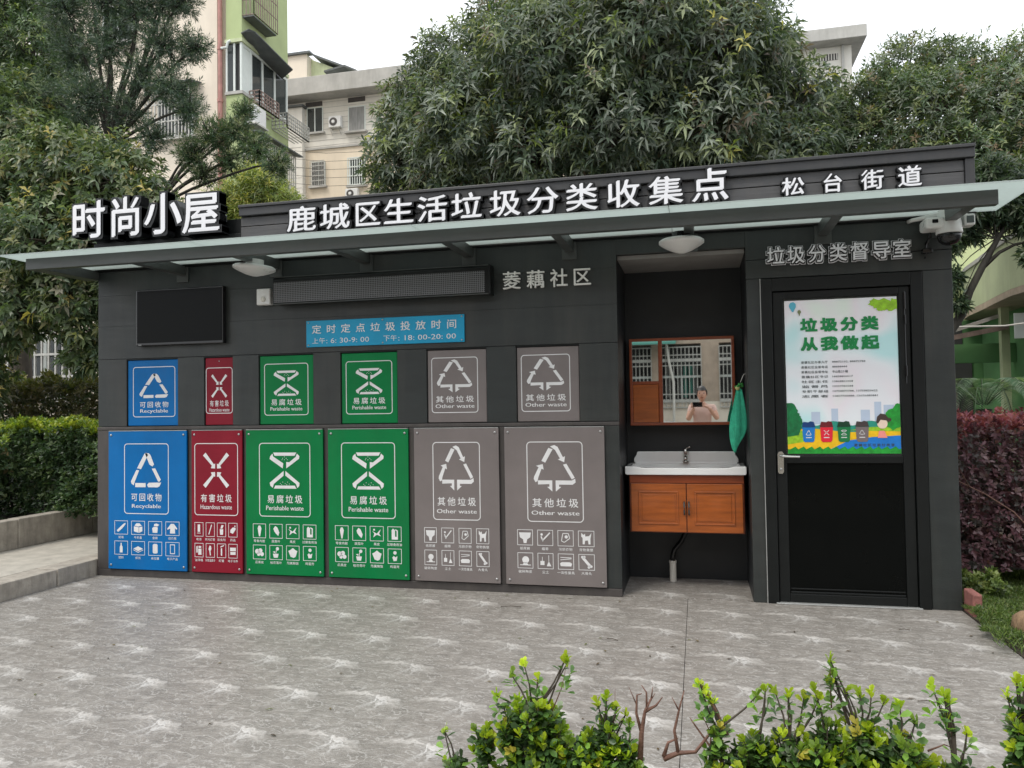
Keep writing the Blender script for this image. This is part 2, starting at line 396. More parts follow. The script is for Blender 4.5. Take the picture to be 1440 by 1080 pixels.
# ------------------------------------------------------------------ mesh builder
class MB:
    def __init__(s):
        s.v, s.f = [], []
    def add(s, vs, fs):
        o = len(s.v)
        s.v.extend([tuple(map(float, p)) for p in vs])
        s.f.extend([tuple(i + o for i in f) for f in fs])
        return s
    def box(s, x0, x1, y0, y1, z0, z1):
        return s.add([(x0, y0, z0), (x1, y0, z0), (x1, y1, z0), (x0, y1, z0), (x0, y0, z1), (x1, y0, z1), (x1, y1, z1), (x0, y1, z1)],
                     [(0, 3, 2, 1), (4, 5, 6, 7), (0, 1, 5, 4), (1, 2, 6, 5), (2, 3, 7, 6), (3, 0, 4, 7)])
    def prism(s, pts, y0, y1):           # outline in XZ, extruded along Y
        n = len(pts)
        vs = [(x, y0, z) for x, z in pts] + [(x, y1, z) for x, z in pts]
        fs = [tuple(range(n)), tuple(range(2 * n - 1, n - 1, -1))]
        fs += [(i + n, (i + 1) % n + n, (i + 1) % n, i) for i in range(n)]
        return s.add(vs, fs)
    def prismx(s, pts, x0, x1):          # outline in YZ, extruded along X
        n = len(pts)
        vs = [(x0, y, z) for y, z in pts] + [(x1, y, z) for y, z in pts]
        fs = [tuple(range(n)), tuple(range(2 * n - 1, n - 1, -1))]
        fs += [(i + n, (i + 1) % n + n, (i + 1) % n, i) for i in range(n)]
        return s.add(vs, fs)
    def prismz(s, pts, z0, z1):
        n = len(pts)
        vs = [(x, y, z0) for x, y in pts] + [(x, y, z1) for x, y in pts]
        fs = [tuple(range(n - 1, -1, -1)), tuple(range(n, 2 * n))]
        fs += [(i, (i + 1) % n, (i + 1) % n + n, i + n) for i in range(n)]
        return s.add(vs, fs)
    def flat(s, pts, y):                 # flat print in XZ, facing -Y
        n = len(pts)
        return s.add([(x, y, z) for x, z in pts], [tuple(range(n))])
    def lathe(s, prof, c, n=24, axis='z'):   # prof: (radius, height)
        k = len(prof); vs = []; fs = []
        for r, h in prof:
            for i in range(n):
                a = 2 * math.pi * i / n
                p = (r * math.cos(a), r * math.sin(a), h)
                if axis == 'y': p = (p[0], p[2], p[1])
                if axis == 'x': p = (p[2], p[0], p[1])
                vs.append((c[0] + p[0], c[1] + p[1], c[2] + p[2]))
        for j in range(k - 1):
            for i in range(n):
                a, b2 = j * n + i, j * n + (i + 1) % n
                fs.append((a, b2, b2 + n, a + n))
        fs.append(tuple(range(n - 1, -1, -1))); fs.append(tuple(range((k - 1) * n, k * n)))
        return s.add(vs, fs)
    def tube(s, pts, rad, n=8, cap=True):
        pts = [Vector(p) for p in pts]
        if not hasattr(rad, '__len__'): rad = [rad] * len(pts)
        vs = []; fs = []
        t0 = (pts[1] - pts[0]).normalized()
        ref = Vector((0, 0, 1)) if abs(t0.z) < .9 else Vector((1, 0, 0))
        for i, p in enumerate(pts):
            t = (pts[min(i + 1, len(pts) - 1)] - pts[max(i - 1, 0)]).normalized()
            a = t.cross(ref)
            if a.length < 1e-4: a = t.cross(Vector((0, 1, 0)))
            a.normalize(); b2 = t.cross(a)
            for k in range(n):
                an = 2 * math.pi * k / n
                vs.append(p + a * math.cos(an) * rad[i] + b2 * math.sin(an) * rad[i])
        for j in range(len(pts) - 1):
            for k in range(n):
                q, r_ = j * n + k, j * n + (k + 1) % n
                fs.append((q, r_, r_ + n, q + n))
        if cap:
            fs.append(tuple(range(n - 1, -1, -1))); fs.append(tuple(range((len(pts) - 1) * n, len(pts) * n)))
        return s.add(vs, fs)

WL = {}
def tag(o, label=None, cat=None, group=None, kind=None):
    if label: o['label'] = label
    if cat: o['category'] = cat
    if group: o['group'] = group
    if kind: o['kind'] = kind
    return o
def thing(name, loc, label, cat, group=None):
    o = bpy.data.objects.new(name, None)
    o.empty_display_size = .1
    o.location = loc
    COL.objects.link(o)
    WL[o] = Vector(loc)
    return tag(o, label, cat, group)
def link(name, me, parent=None, center=(0, 0, 0)):
    o = bpy.data.objects.new(name, me)
    COL.objects.link(o)
    c = Vector(center)
    WL[o] = c
    if parent is not None:
        o.parent = parent
        o.location = c - WL[parent]
    else:
        o.location = c
    return o
def obj(name, mb, m, parent=None, smooth=False, bevel=0.0, seg=2):
    a = np.array(mb.v, dtype=np.float64)
    lo, hi = a.min(0), a.max(0)
    c = Vector(((lo[0] + hi[0]) / 2, (lo[1] + hi[1]) / 2, lo[2]))
    a = a - np.array(c)
    me = bpy.data.meshes.new(name)
    me.from_pydata([tuple(p) for p in a], [], mb.f)
    me.materials.append(M[m] if isinstance(m, str) else m)
    if smooth:
        me.polygons.foreach_set('use_smooth', [True] * len(me.polygons))
    me.update()
    o = link(name, me, parent, c)
    if bevel:
        b = o.modifiers.new('bevel', 'BEVEL')
        b.width = bevel; b.segments = seg; b.limit_method = 'ANGLE'
    return o
def box(name, x0, x1, y0, y1, z0, z1, m, parent=None, bevel=0.0):
    return obj(name, MB().box(x0, x1, y0, y1, z0, z1), m, parent, bevel=bevel)
def structure(o): o['kind'] = 'structure'; return o

# ------------------------------------------------------------------ lettering
_fc = bpy.data.curves.new('glyph', 'FONT')
_fo = bpy.data.objects.new('glyph', _fc)
COL.objects.link(_fo)
_gl = {}
def glyph(ch, bold=0.0, ext=0.0, res=3):
    key = (ch, bold, ext, res)
    if key not in _gl:
        _fc.body = ch; _fc.offset = bold; _fc.extrude = ext; _fc.resolution_u = res
        _fo.update_tag(); bpy.context.view_layer.update()
        dg = bpy.context.evaluated_depsgraph_get()
        me = bpy.data.meshes.new_from_object(_fo.evaluated_get(dg), preserve_all_data_layers=False, depsgraph=dg)
        vs = np.array([v.co[:] for v in me.vertices]) if len(me.vertices) else np.zeros((0, 3))
        fs = [tuple(p.vertices) for p in me.polygons]
        bpy.data.meshes.remove(me)
        _gl[key] = (vs, fs)
    return _gl[key]
def put(mb, ch, x0, x1, z0, z1, y, bold=0.0, ext=0.0, res=3, em=True):
    """write one character into the cell; y is its front face, ext its half depth (m);
    bold (in em) thickens the strokes with slightly stepped copies"""
    vs, fs = glyph(ch, 0.0, 0.1 if ext else 0.0, res)
    if not len(vs): return
    cjk = ord(ch) > 0x2e80
    if em and cjk:
        bx0, bx1, bz0, bz1 = 0.03, .97, -.09, .85
    else:
        bx0, bx1, bz0, bz1 = vs[:, 0].min(), vs[:, 0].max(), vs[:, 1].min(), vs[:, 1].max()
    kx, kz = (x1 - x0) / (bx1 - bx0), (z1 - z0) / (bz1 - bz0)
    if bold <= 0: sh = [(0, 0)]
    elif bold < .03: sh = [(bold * .6, bold * .5), (-bold * .6, -bold * .5)]
    else:
        k = 2 if bold > .05 else 1
        sh = [(bold * i / k, bold * j / k) for i in range(-k, k + 1) for j in range(-k, k + 1) if max(abs(i), abs(j)) == k or (i == 0 and j == 0)]
    for i, (dx, dz) in enumerate(sh):
        X = x0 + (vs[:, 0] - bx0 + dx) * kx
        Z = z0 + (vs[:, 1] - bz0 + dz) * kz
        yy = y + i * .00022
        Yy = yy + ext - vs[:, 2] / .1 * (ext - i * .0002) if ext else np.full(len(vs), yy)
        mb.add(np.stack([X, Yy, Z], 1), fs)
def cells(mb, s, x0, x1, z0, z1, y, bold=0.0, gap=.25, res=2):
    n = len(s); cw = (x1 - x0) / (n - gap) if n > 1 else x1 - x0
    for i, ch in enumerate(s):
        if ch != ' ': put(mb, ch, x0 + i * cw, x0 + i * cw + cw * (1 - gap) if n > 1 else x1, z0, z1, y, bold, 0, res)
def latin(mb, s, x0, x1, z0, z1, y, bold=0.01, res=2):
    """a run of text scaled into the box: z0..z1 is baseline to cap height"""
    vs, fs = glyph(s, 0.0, 0.0, res)
    if not len(vs): return
    bx0, bx1 = vs[:, 0].min(), vs[:, 0].max()
    k = (x1 - x0) / (bx1 - bx0)
    for i, d in enumerate((0,) if bold < .005 else (-bold, bold)):
        X = x0 + (vs[:, 0] - bx0 + d) * k
        Z = z0 + vs[:, 1] / .73 * (z1 - z0)
        mb.add(np.stack([X, np.full(len(vs), y + i * .0002), Z], 1), fs)

# ================================================================== GROUND
def sheet(name, x0, x1, y0, y1, z, m, t=.05):
    return structure(box(name, x0, x1, y0, y1, z - t, z, m))
sheet('ground', -150, 150, -80, 220, -.035, 'asphalt')
# the paved forecourt: printed sheets with a joint between them
sheet('pavement', -5.03, -.0985, -3.62, 2.7, 0, 'pave', .03)
sheet('pavement', -.0955, 1.66, -3.62, 2.7, 0, 'pave', .03)
sheet('pavement', -14, 10, -7.4, -4.62, 0, 'slab', .03)
sheet('pavement', 1.6603, 5.0, -3.62, -1.06, 0, 'pave', .03)
# soil beds
sheet('soil_bed', -14, 10, -4.62, -3.62, .0, 'soil', .03)
structure(obj('soil_bed', MB().prismz([(1.665, -1.0), (9, -1.0), (9, 4), (1.665, 4)], -.03, .003), 'soil'))
structure(box('soil_bed', -14, -6.34, -4, 7, -.03, .33, 'soil'))
# raised walk on the left with its kerb stones
structure(obj('walkway', MB().prismz([(-6.2, -4.6), (-5.30, -4.6), (-5.25, 2.6), (-6.25, 2.6)], -.02, .128), 'slab'))
ys = [2.3, 1.35, .42, -.42, -1.36, -2.3, -3.2, -4.1]
for i in range(len(ys) - 1):
    xa = -5.03 + .013 * (-ys[i] - .0) * 0
    dz = random.uniform(-.003, .003)
    structure(box('kerb_stone', -5.25, -5.035, ys[i + 1] + .006, ys[i] - .006, -.02, .135 + dz, 'stone', bevel=.006))
ys2 = [3.2, 2.1, 1.28, .36, -.55, -1.5, -2.4, -3.3, -4.2]
pw = thing('planter_wall', (-6.28, 0, .1), 'low pale stone planter wall in long blocks along the raised walk', 'wall')
for i in range(len(ys2) - 1):
    box('stone', -6.36, -6.22, ys2[i + 1] + .004, ys2[i] - .004, .128, .405 + random.uniform(-.004, .004), 'stone', pw, bevel=.008)

# ================================================================== KIOSK
K = thing('kiosk', (-1.68, 1.3, 0), 'long dark grey waste sorting kiosk with hatches, a wash recess and a door', 'kiosk')
XL, XR = -5.02, 1.665
ZT = 2.60
# cladding in horizontal courses with recessed joints
box('core_wall', XL + .01, -.60, .04, .12, 0.0, ZT, 'clad', K)
box('core_wall', .36, .44, .04, .66, 0.0, ZT, 'recess', K)
box('core_wall', -.60, .44, .04, .12, 2.485, ZT, 'recess', K)
box('core_wall', .44, 1.655, .04, .12, 2.26, ZT, 'recess', K)
for (z0, z1) in ((1.845, 2.125), (2.125, 2.39), (2.39, ZT)):
    box('cladding_course', XL, -.557, 0, .04, z0 + .0004, z1 - .0004, 'clad', K, bevel=.0008)
box('cladding_course', -.557, .35, 0, .04, 2.483, ZT, 'clad', K, bevel=.003)
box('cladding_course', .35, XR, 0, .04, 2.39, ZT, 'clad', K, bevel=.003)
box('cladding_course', .35, XR, 0, .04, 2.256, 2.386, 'clad', K, bevel=.003)
HX = [(-4.735, -4.235), (-3.984, -3.717), (-3.478, -2.991), (-2.754, -2.272), (-2.031, -1.550), (-1.321, -.842)]
xs_ = [XL] + [v for h in HX for v in h] + [-.557]
for i in range(0, len(xs_), 2):
    box('pier', xs_[i], xs_[i + 1], 0, .04, 1.268, 1.842, 'clad', K, bevel=.003)
for a, b in HX:
    box('pier', a, b, 0, .04, 1.833, 1.842, 'black', K)
box('sill_rail', XL, -.557, -.012, .04, 1.238, 1.265, 'frame_grey', K, bevel=.004)
box('skirt', XL, -.557, -.012, .04, 0.0, .058, 'frame_grey', K, bevel=.003)
PX = [(-4.892, -4.132, 'blue'), (-4.085, -3.615, 'red'), (-3.580, -2.897, 'green'), (-2.853, -2.178, 'green'), (-2.131, -1.457, 'grey'), (-1.414, -.664, 'grey')]
gx = [XL] + [v for p in PX for v in p[:2]] + [-.557]
for i in range(0, len(gx), 2):
    box('mullion', gx[i], gx[i + 1], -.008, .04, .060, 1.236, 'frame_grey' if i < 12 else 'clad', K, bevel=.003)
for a, b, c in PX:
    box('backing_panel', a, b, .012, .03, .060, 1.236, 'black', K)
# side, back, roof
box('side_wall', XL, XL + .01, .04, 2.6, 0, ZT, 'clad', K)
box('side_wall', XR - .01, XR, .04, 2.6, 0, ZT, 'clad', K)
box('back_wall', XL, XR, 2.6, 2.64, 0, ZT, 'clad', K)
box('roof', XL, XR, .05, 2.64, ZT + .03, ZT + .06, 'rail', K)
# wash recess
box('recess_side', -.60, -.557, .04, .65, 0, 2.483, 'recess', K)
box('recess_side', .35, .36, .04, .65, 0, 2.483, 'recess', K)
box('recess_back', -.60, .36, .65, .69, 0, 2.483, 'recess', K)
obj('recess_ceiling', MB().box(-.552, .345, .045, .645, 2.452, 2.4805), 'ceil', K)
box('recess_floor', -.557, .35, .02, .65, .0005, .006, 'pave', K)
box('pier', .352, .442, 0, .04, 0, 2.254, 'clad', K, bevel=.003)
box('pier', 1.482, XR, 0, .04, 0, 2.254, 'clad', K, bevel=.004)
# fascia of planks over the canopy
FX0, FX1 = -3.60, 1.74
zz = 2.605
k = 0
while zz < 2.96:
    z1 = min(zz + .0945, 2.968)
    box('plank', FX0, FX1, -.05 - random.uniform(0, .003), -.02, zz + .003, z1 - .003, 'plank', K, bevel=.003)
    zz += .0945
box('fascia_back', XL, FX1, -.02, .02, 2.60, 2.965, 'black', K)
box('fascia_rail', FX0, 1.80, -.085, .05, 2.970, 3.062, 'rail', K, bevel=.006)
box('fascia_rail', FX0, 1.80, -.10, -.086, 3.035, 3.058, 'rail', K, bevel=.004)
box('end_post', 1.742, 1.80, -.07, .30, 2.605, 2.968, 'rail', K, bevel=.004)
obj('low_parapet', MB().box(XL, FX0 - .002, -.05, -.021, 2.605, 2.84), 'black', K, bevel=.004)
# ---- canopy
for a, b in ((-5.25, -3.55), (-3.547, -1.85), (-1.847, -.15), (-.147, 1.92)):
    box('canopy_glass', a, b, -.775, -.052, 2.6125, 2.6225, 'canopy', K, bevel=.002)
box('canopy_beam', -5.13, 1.735, -.64, -.585, 2.522, 2.610, 'beam', K, bevel=.003)
for x, wd in ((-5.07, .12), (-4.18, .065), (-3.31, .065), (-2.52, .065), (-1.675, .065), (-.90, .065), (-.03, .065), (.865, .065), (1.60, .065)):
    obj('canopy_arm', MB().prismx([(-.583, 2.525), (-.002, 2.53), (-.002, 2.608), (-.583, 2.608)], x - wd / 2, x + wd / 2), 'beam', K, bevel=.003)
    if wd < .1:
        box('arm_bracket', x - .055, x + .055, -.012, -.001, 2.47, 2.605, 'beam', K, bevel=.003)
    MBs = MB()
# ---- door (a part of the kiosk with its own pieces)
D = bpy.data.objects.new('door', None); COL.objects.link(D); WL[D] = Vector((.96, 0, 0)); D.parent = K; D.location = WL[D] - WL[K]
box('frame', .446, .520, -.014, .04, 0, 2.25, 'black', D, bevel=.004)
box('frame', 1.405, 1.478, -.014, .04, 0, 2.25, 'black', D, bevel=.004)
box('frame', .5205, 1.4045, -.014, .04, 2.16, 2.25, 'black', D, bevel=.004)
box('edge_trim', .441, .4455, -.016, .02, 0, 2.253, 'alu', D)
box('leaf_stile', .524, .594, .004, .04, .012, 2.155, 'black', D, bevel=.005)
box('leaf_stile', 1.333, 1.401, .004, .04, .012, 2.155, 'black', D, bevel=.005)
box('leaf_rail', .5945, 1.3325, .004, .04, 2.105, 2.155, 'black', D, bevel=.004)
box('leaf_rail', .5945, 1.3325, .004, .04, .965, 1.015, 'black', D, bevel=.004)
box('leaf_rail', .5945, 1.3325, .004, .04, .012, .070, 'black', D, bevel=.004)
box('kick_panel', .5945, 1.3325, .018, .034, .071, .964, 'tv', D)
box('moulding', .600, 1.325, .006, .018, .072, .086, 'black', D, bevel=.004)
box('moulding', .600, 1.325, .009, .0178, .098, .108, 'black', D, bevel=.003)
box('glass_pane', .5945, 1.3325, .020, .028, 1.016, 2.104, 'winglass', D)
box('pane_back', .5945, 1.3325, .031, .038, 1.016, 2.104, 'dark', D)
box('threshold', .50, 1.42, -.03, .03, .001, .010, 'alu', D, bevel=.003)
hm = MB()
hm.prism([(.532, .905), (.540, .893), (.562, .893), (.570, .905), (.572, 1.03), (.563, 1.045), (.541, 1.045), (.531, 1.03)], -.012, .003)
hm.tube([(.552, -.010, 1.018), (.552, -.045, 1.018), (.56, -.052, 1.017), (.60, -.052, 1.014), (.672, -.050, 1.012)], [.010, .010, .0105, .0095, .008], 10)
obj('handle', hm, 'chrome', D, smooth=False, bevel=.0015)
km = MB(); km.lathe([(.008, 0), (.008, .006), (.003, .007)], (.552, -.018, .925), 12, 'y')
obj('keyhole', km, 'screw', D, smooth=True)
cm = MB()
for z0, z1 in ((2.0, 2.115), (1.90, 1.96), (1.55, 1.62)):
    cm.tube([(1.368, -.004, z0), (1.368, -.004, z1)], .0075, 8)
cm.tube([(1.368, -.001, 1.50), (1.368, -.001, 2.12)], .003, 6)
obj('hinge', cm, 'plastic_dark', D)

# ================================================================== LOWER BOARDS
def rrect(x0, x1, z0, z1, r, n=5):
    pts = []
    for cx, cz, a0 in ((x1 - r, z1 - r, 0), (x0 + r, z1 - r, 90), (x0 + r, z0 + r, 180), (x1 - r, z0 + r, 270)):
        for i in range(n + 1):
            a = R(a0 + 90 * i / n)
            pts.append((cx + r * math.cos(a), cz + r * math.sin(a)))
    return pts
def ring(mb, x0, x1, z0, z1, r, wd, y):
    o_ = rrect(x0, x1, z0, z1, r); i_ = rrect(x0 + wd, x1 - wd, z0 + wd, z1 - wd, max(r - wd, .0005))
    n = len(o_)
    mb.add([(x, y, z) for x, z in o_] + [(x, y, z) for x, z in i_], [(k, k + n, (k + 1) % n + n, (k + 1) % n)[::-1] for k in range(n)])
class Cv:                                    # unit canvas for small printed shapes
    def __init__(s, mb, x0, x1, z0, z1, y): s.m, s.x0, s.w, s.z0, s.h, s.y = mb, x0, x1 - x0, z0, z1 - z0, y
    def P(s, x, z): return (s.x0 + x * s.w, s.z0 + z * s.h)
    def poly(s, *pts):
        q = [s.P(*p) for p in pts]
        ar = sum(q[i][0] * q[(i + 1) % len(q)][1] - q[(i + 1) % len(q)][0] * q[i][1] for i in range(len(q)))
        if ar < 0: q = q[::-1]
        s.m.flat(q, s.y); return s
    def bar(s, a, b, wd, c0=0, c1=0):
        ax, az = a; bx, bz = b
        A, B_ = Vector(s.P(*a)), Vector(s.P(*b)); d = (B_ - A).normalized(); n = Vector((-d.y, d.x)) * wd * s.w / 2
        q = [A + n, A - n, B_ - n, B_ + n]
        s.m.flat([tuple(v) for v in q], s.y); return s
    def disc(s, c, r, n=12):
        return s.poly(*[(c[0] + r * math.cos(2 * math.pi * i / n), c[1] + r * s.w / s.h * math.sin(2 * math.pi * i / n)) for i in range(n)])
def recyc(c, heads):
    """triangle of folded strips; coordinates measured off the boards"""
    if not heads:
        c.poly((.44, .97), (.50, 1.0), (.56, .94), (.33, .52), (.20, .55))             # upper left strip
        c.poly((.46, .985), (.58, .985), (.64, .93), (.75, .66), (.70, .60), (.60, .66))  # upper right strip
        c.poly((.18, .50), (.27, .49), (.13, .17), (.09, .05), (.02, .10), (.0, .17))      # lower left strip
        c.poly((.68, .54), (.79, .55), (.97, .22), (.92, .16), (.88, .17))                 # right strip
        c.poly((.14, .12), (.48, .12), (.48, .0), (.14, .0))                               # bottom left
        c.poly((.53, .07), (.58, .13), (.98, .14), (.93, .03), (.86, .0), (.56, .0))       # bottom right
    else:
        c.poly((.36, .94), (.46, .91), (.28, .62), (.19, .66))
        c.poly((.40, .97), (.50, 1.0), (.58, .96), (.70, .74), (.75, .76), (.73, .63), (.58, .69), (.63, .71), (.52, .89), (.46, .93))
        c.poly((.06, .555), (.22, .59), (.24, .47), (.19, .49), (.11, .30), (.09, .22), (.04, .20), (.0, .27), (.01, .32), (.12, .52))
        c.poly((.70, .58), (.78, .60), (.97, .30), (.90, .26))
        c.poly((.10, .24), (.44, .24), (.44, .16), (.44, .0), (.32, .10), (.37, .105), (.37, .16), (.10, .15))
        c.poly((.52, .24), (.90, .24), (.98, .28), (.99, .20), (.92, .15), (.60, .15), (.60, .105), (.65, .10), (.52, .0))
def cross(c):
    for sx, sz in ((1, 1), (-1, 1), (1, -1), (-1, -1)):
        f = lambda x, z: (.5 + sx * x, .5 + sz * z)
        c.poly(f(.40, .50), f(.50, .42), f(.16, .13), f(.20, .06), f(.04, .05), f(.035, .19), f(.085, .17))
def hourglass(c):
    c.poly((.12, 1.0), (.90, 1.0), (.84, .91), (.17, .91))
    c.poly((.10, .97), (.02, .90), (.0, .82), (.44, .56), (.46, .70), (.12, .89))
    c.poly((.92, .97), (1.0, .90), (.99, .83), (.56, .56), (.56, .74), (.66, .73), (.88, .88))
    c.poly((.14, 0.0), (.90, 0.0), (.84, .085), (.19, .085))
    c.poly((.10, .02), (.02, .08), (.0, .16), (.47, .49), (.47, .36), (.14, .13))
    c.poly((.93, .02), (.99, .08), (1.0, .16), (.53, .49), (.53, .36), (.88, .13))
    for x, z in ((.44, .84), (.5, .88), (.56, .84), (.42, .80), (.60, .80), (.5, .80), (.36, .14), (.44, .18), (.52, .14), (.60, .18), (.66, .13), (.40, .11), (.57, .11)):
        c.disc((x, z), .012, 6)
ICON = {
 'bottle': lambda c: c.poly((.12, .25), (.25, .12), (.58, .42), (.85, .75), (.88, .88), (.76, .86), (.45, .58)),
 'carton': lambda c: (c.poly((.15, .2), (.55, .08), (.55, .55), (.15, .62)), c.poly((.58, .08), (.86, .22), (.86, .62), (.58, .55)), c.poly((.2, .68), (.5, .6), (.82, .68), (.62, .88), (.36, .88))),
 'can_open': lambda c: (c.poly((.3, .12), (.68, .12), (.72, .55), (.62, .62), (.36, .6), (.26, .5)), c.poly((.4, .66), (.72, .66), (.84, .8), (.6, .9), (.42, .84))),
 'coat': lambda c: c.poly((.38, .9), (.62, .9), (.9, .5), (.8, .42), (.7, .56), (.72, .1), (.3, .1), (.32, .5), (.1, .4), (.08, .5)),
 'bottle_up': lambda c: c.poly((.38, .1), (.62, .1), (.62, .58), (.55, .72), (.55, .9), (.45, .9), (.45, .72), (.38, .58)),
 'paper': lambda c: (c.poly((.1, .45), (.5, .25), (.92, .45), (.5, .66)), c.poly((.1, .38), (.5, .18), (.92, .38), (.92, .33), (.5, .12), (.1, .33))),
 'can': lambda c: c.poly((.3, .16), (.4, .1), (.6, .1), (.7, .16), (.7, .82), (.6, .9), (.4, .9), (.3, .82)),
 'phone': lambda c: (c.poly((.3, .1), (.7, .1), (.7, .17), (.3, .17)), c.poly((.3, .83), (.7, .83), (.7, .9), (.3, .9)), c.poly((.3, .17), (.35, .17), (.35, .83), (.3, .83)), c.poly((.65, .17), (.7, .17), (.7, .83), (.65, .83))),
 'battery': lambda c: (c.poly((.32, .3), (.66, .3), (.66, .9), (.32, .9)), c.poly((.24, .22), (.74, .22), (.74, .17), (.24, .17))),
 'tube': lambda c: c.bar((.3, .1), (.7, .9), .12),
 'spray': lambda c: (c.poly((.3, .1), (.7, .1), (.74, .55), (.26, .55)), c.poly((.35, .6), (.5, .9), (.8, .86), (.62, .6))),
 'pill': lambda c: (c.poly((.12, .3), (.5, .2), (.88, .55), (.86, .7), (.5, .72), (.16, .52)), c.disc((.78, .82), .09)),
 'jar': lambda c: (c.poly((.38, .12), (.84, .12), (.84, .62), (.38, .62)), c.poly((.42, .68), (.8, .68), (.8, .84), (.42, .84)), c.poly((.12, .3), (.3, .3), (.3, .85), (.12, .8))),
 'hand': lambda c: c.poly((.25, .6), (.4, .9), (.6, .86), (.66, .6), (.52, .45), (.6, .1), (.44, .1), (.36, .45)),
 'tap': lambda c: (c.poly((.4, .1), (.58, .1), (.58, .7), (.4, .7)), c.poly((.36, .74), (.84, .9), (.84, .98), (.36, .86))),
 'box': lambda c: (c.poly((.1, .5), (.9, .5), (.9, .78), (.1, .78)), c.poly((.14, .2), (.86, .2), (.86, .44), (.14, .44))),
 'cone': lambda c: c.poly((.46, .06), (.56, .06), (.68, .7), (.58, .92), (.42, .92), (.34, .7)),
 'bread': lambda c: c.poly((.28, .7), (.44, .92), (.62, .8), (.8, .4), (.7, .12), (.5, .3), (.34, .5)),
 'fish': lambda c: (c.poly((.12, .7), (.5, .5), (.84, .85), (.7, .5), (.86, .3), (.5, .42), (.2, .2), (.3, .5)), c.disc((.28, .8), .08)),
 'jug': lambda c: (c.poly((.26, .08), (.78, .08), (.78, .3), (.26, .3)), c.poly((.26, .3), (.54, .3), (.54, .8), (.38, .92), (.26, .8)), c.poly((.68, .3), (.78, .3), (.78, .78), (.56, .88), (.56, .8), (.68, .72))),
 'fruit': lambda c: (c.disc((.3, .55), .2), c.disc((.58, .62), .18), c.disc((.72, .34), .17), c.disc((.42, .32), .14)),
 'plant': lambda c: (c.poly((.3, .08), (.64, .08), (.72, .4), (.22, .4)), c.disc((.62, .8), .14), c.poly((.45, .4), (.5, .4), (.56, .7), (.5, .7)), c.poly((.2, .56), (.4, .44), (.42, .6))),
 'bowl': lambda c: c.poly((.1, .66), (.28, .74), (.5, .9), (.72, .74), (.9, .66), (.74, .2), (.56, .12), (.3, .2)),
 'egg': lambda c: (c.poly((.3, .4), (.42, .52), (.55, .42), (.72, .5), (.66, .15), (.4, .12)), c.disc((.52, .76), .14)),
 'nappy': lambda c: c.poly((.06, .86), (.94, .86), (.88, .5), (.66, .36), (.6, .08), (.4, .08), (.34, .36), (.12, .5)),
 'tick': lambda c: (c.bar((.3, .3), (.85, .88), .1), c.bar((.34, .24), (.2, .6), .09), c.disc((.24, .74), .09)),
 'sock': lambda c: (c.bar((.2, .3), (.3, .85), .06), c.bar((.3, .85), (.7, .85), .06), c.bar((.7, .85), (.8, .5), .06), c.bar((.8, .5), (.4, .2), .06), c.bar((.4, .2), (.2, .3), .06), c.disc((.55, .6), .12)),
 'cat': lambda c: c.poly((.15, .92), (.3, .78), (.42, .86), (.44, .66), (.7, .7), (.88, .92), (.8, .5), (.8, .1), (.66, .1), (.62, .38), (.42, .36), (.38, .1), (.24, .1), (.24, .55), (.14, .66)),
 'shell': lambda c: (c.disc((.52, .55), .26), c.poly((.1, .14), (.9, .14), (.9, .2), (.1, .2)), c.poly((.3, .2), (.7, .2), (.6, .35), (.4, .35))),
 'broom': lambda c: (c.poly((.12, .2), (.42, .2), (.42, .5), (.12, .5)), c.bar((.27, .5), (.27, .8), .04), c.bar((.74, .4), (.74, .92), .04), c.poly((.58, .12), (.92, .12), (.78, .42), (.7, .42))),
 'takeout': lambda c: (c.poly((.12, .16), (.88, .16), (.94, .36), (.8, .46), (.2, .46), (.06, .36)), c.bar((.1, .62), (.9, .72), .05), c.bar((.1, .8), (.9, .78), .05)),
 'bone': lambda c: (c.bar((.25, .8), (.75, .22), .2), c.disc((.2, .86), .1), c.disc((.34, .88), .09), c.disc((.66, .14), .1), c.disc((.82, .2), .1)),
}
SETS = {
 'blue': ('可回收物', 'Recyclable', ['bottle', 'carton', 'can_open', 'coat', 'bottle_up', 'paper', 'can', 'phone'], ['玻璃', '牛奶盒', '金属', '旧衣服', '塑料', '纸张', '易拉罐', '电子产品'], 'recycling'),
 'red': ('有害垃圾', 'Hazardous waste', ['battery', 'tube', 'spray', 'pill', 'jar', 'hand', 'tap', 'box'], ['电池', '荧光灯管', '杀虫剂', '药品', '油漆桶', '水银温度计', '灯管', '电子元件'], 'hazardous waste'),
 'green': ('易腐垃圾', 'Perishable waste', ['cone', 'bread', 'fish', 'jug', 'fruit', 'plant', 'bowl', 'egg'], ['零食内脏', '蔬菜叶', '果皮', '过期食用油', '瓜果皮', '枯花落叶', '残羹剩饭', '鸡蛋壳'], 'perishable waste'),
 'grey': ('其他垃圾', 'Other waste', ['nappy', 'tick', 'sock', 'cat', 'shell', 'broom', 'takeout', 'bone'], ['纸尿裤', '烟蒂', '污损衣物', '宠物粪便', '破碎陶瓷', '尘土', '一次性餐具', '大骨头'], 'other waste'),
}
COLN = {'blue': 'blue', 'red': 'crimson', 'green': 'green', 'grey': 'warm grey'}
LOW_L = ['tall blue board with white recycling triangle and eight icons, below the blue hatch',
         'narrow tall crimson board with white crossed arrows and eight icons',
         'tall green hourglass board with eight icons, next to the crimson board',
         'tall green hourglass board with eight icons, next to the grey boards',
         'tall grey Other waste board with eight icons, next to the green board',
         'widest tall grey Other waste board with eight icons, beside the wash recess']
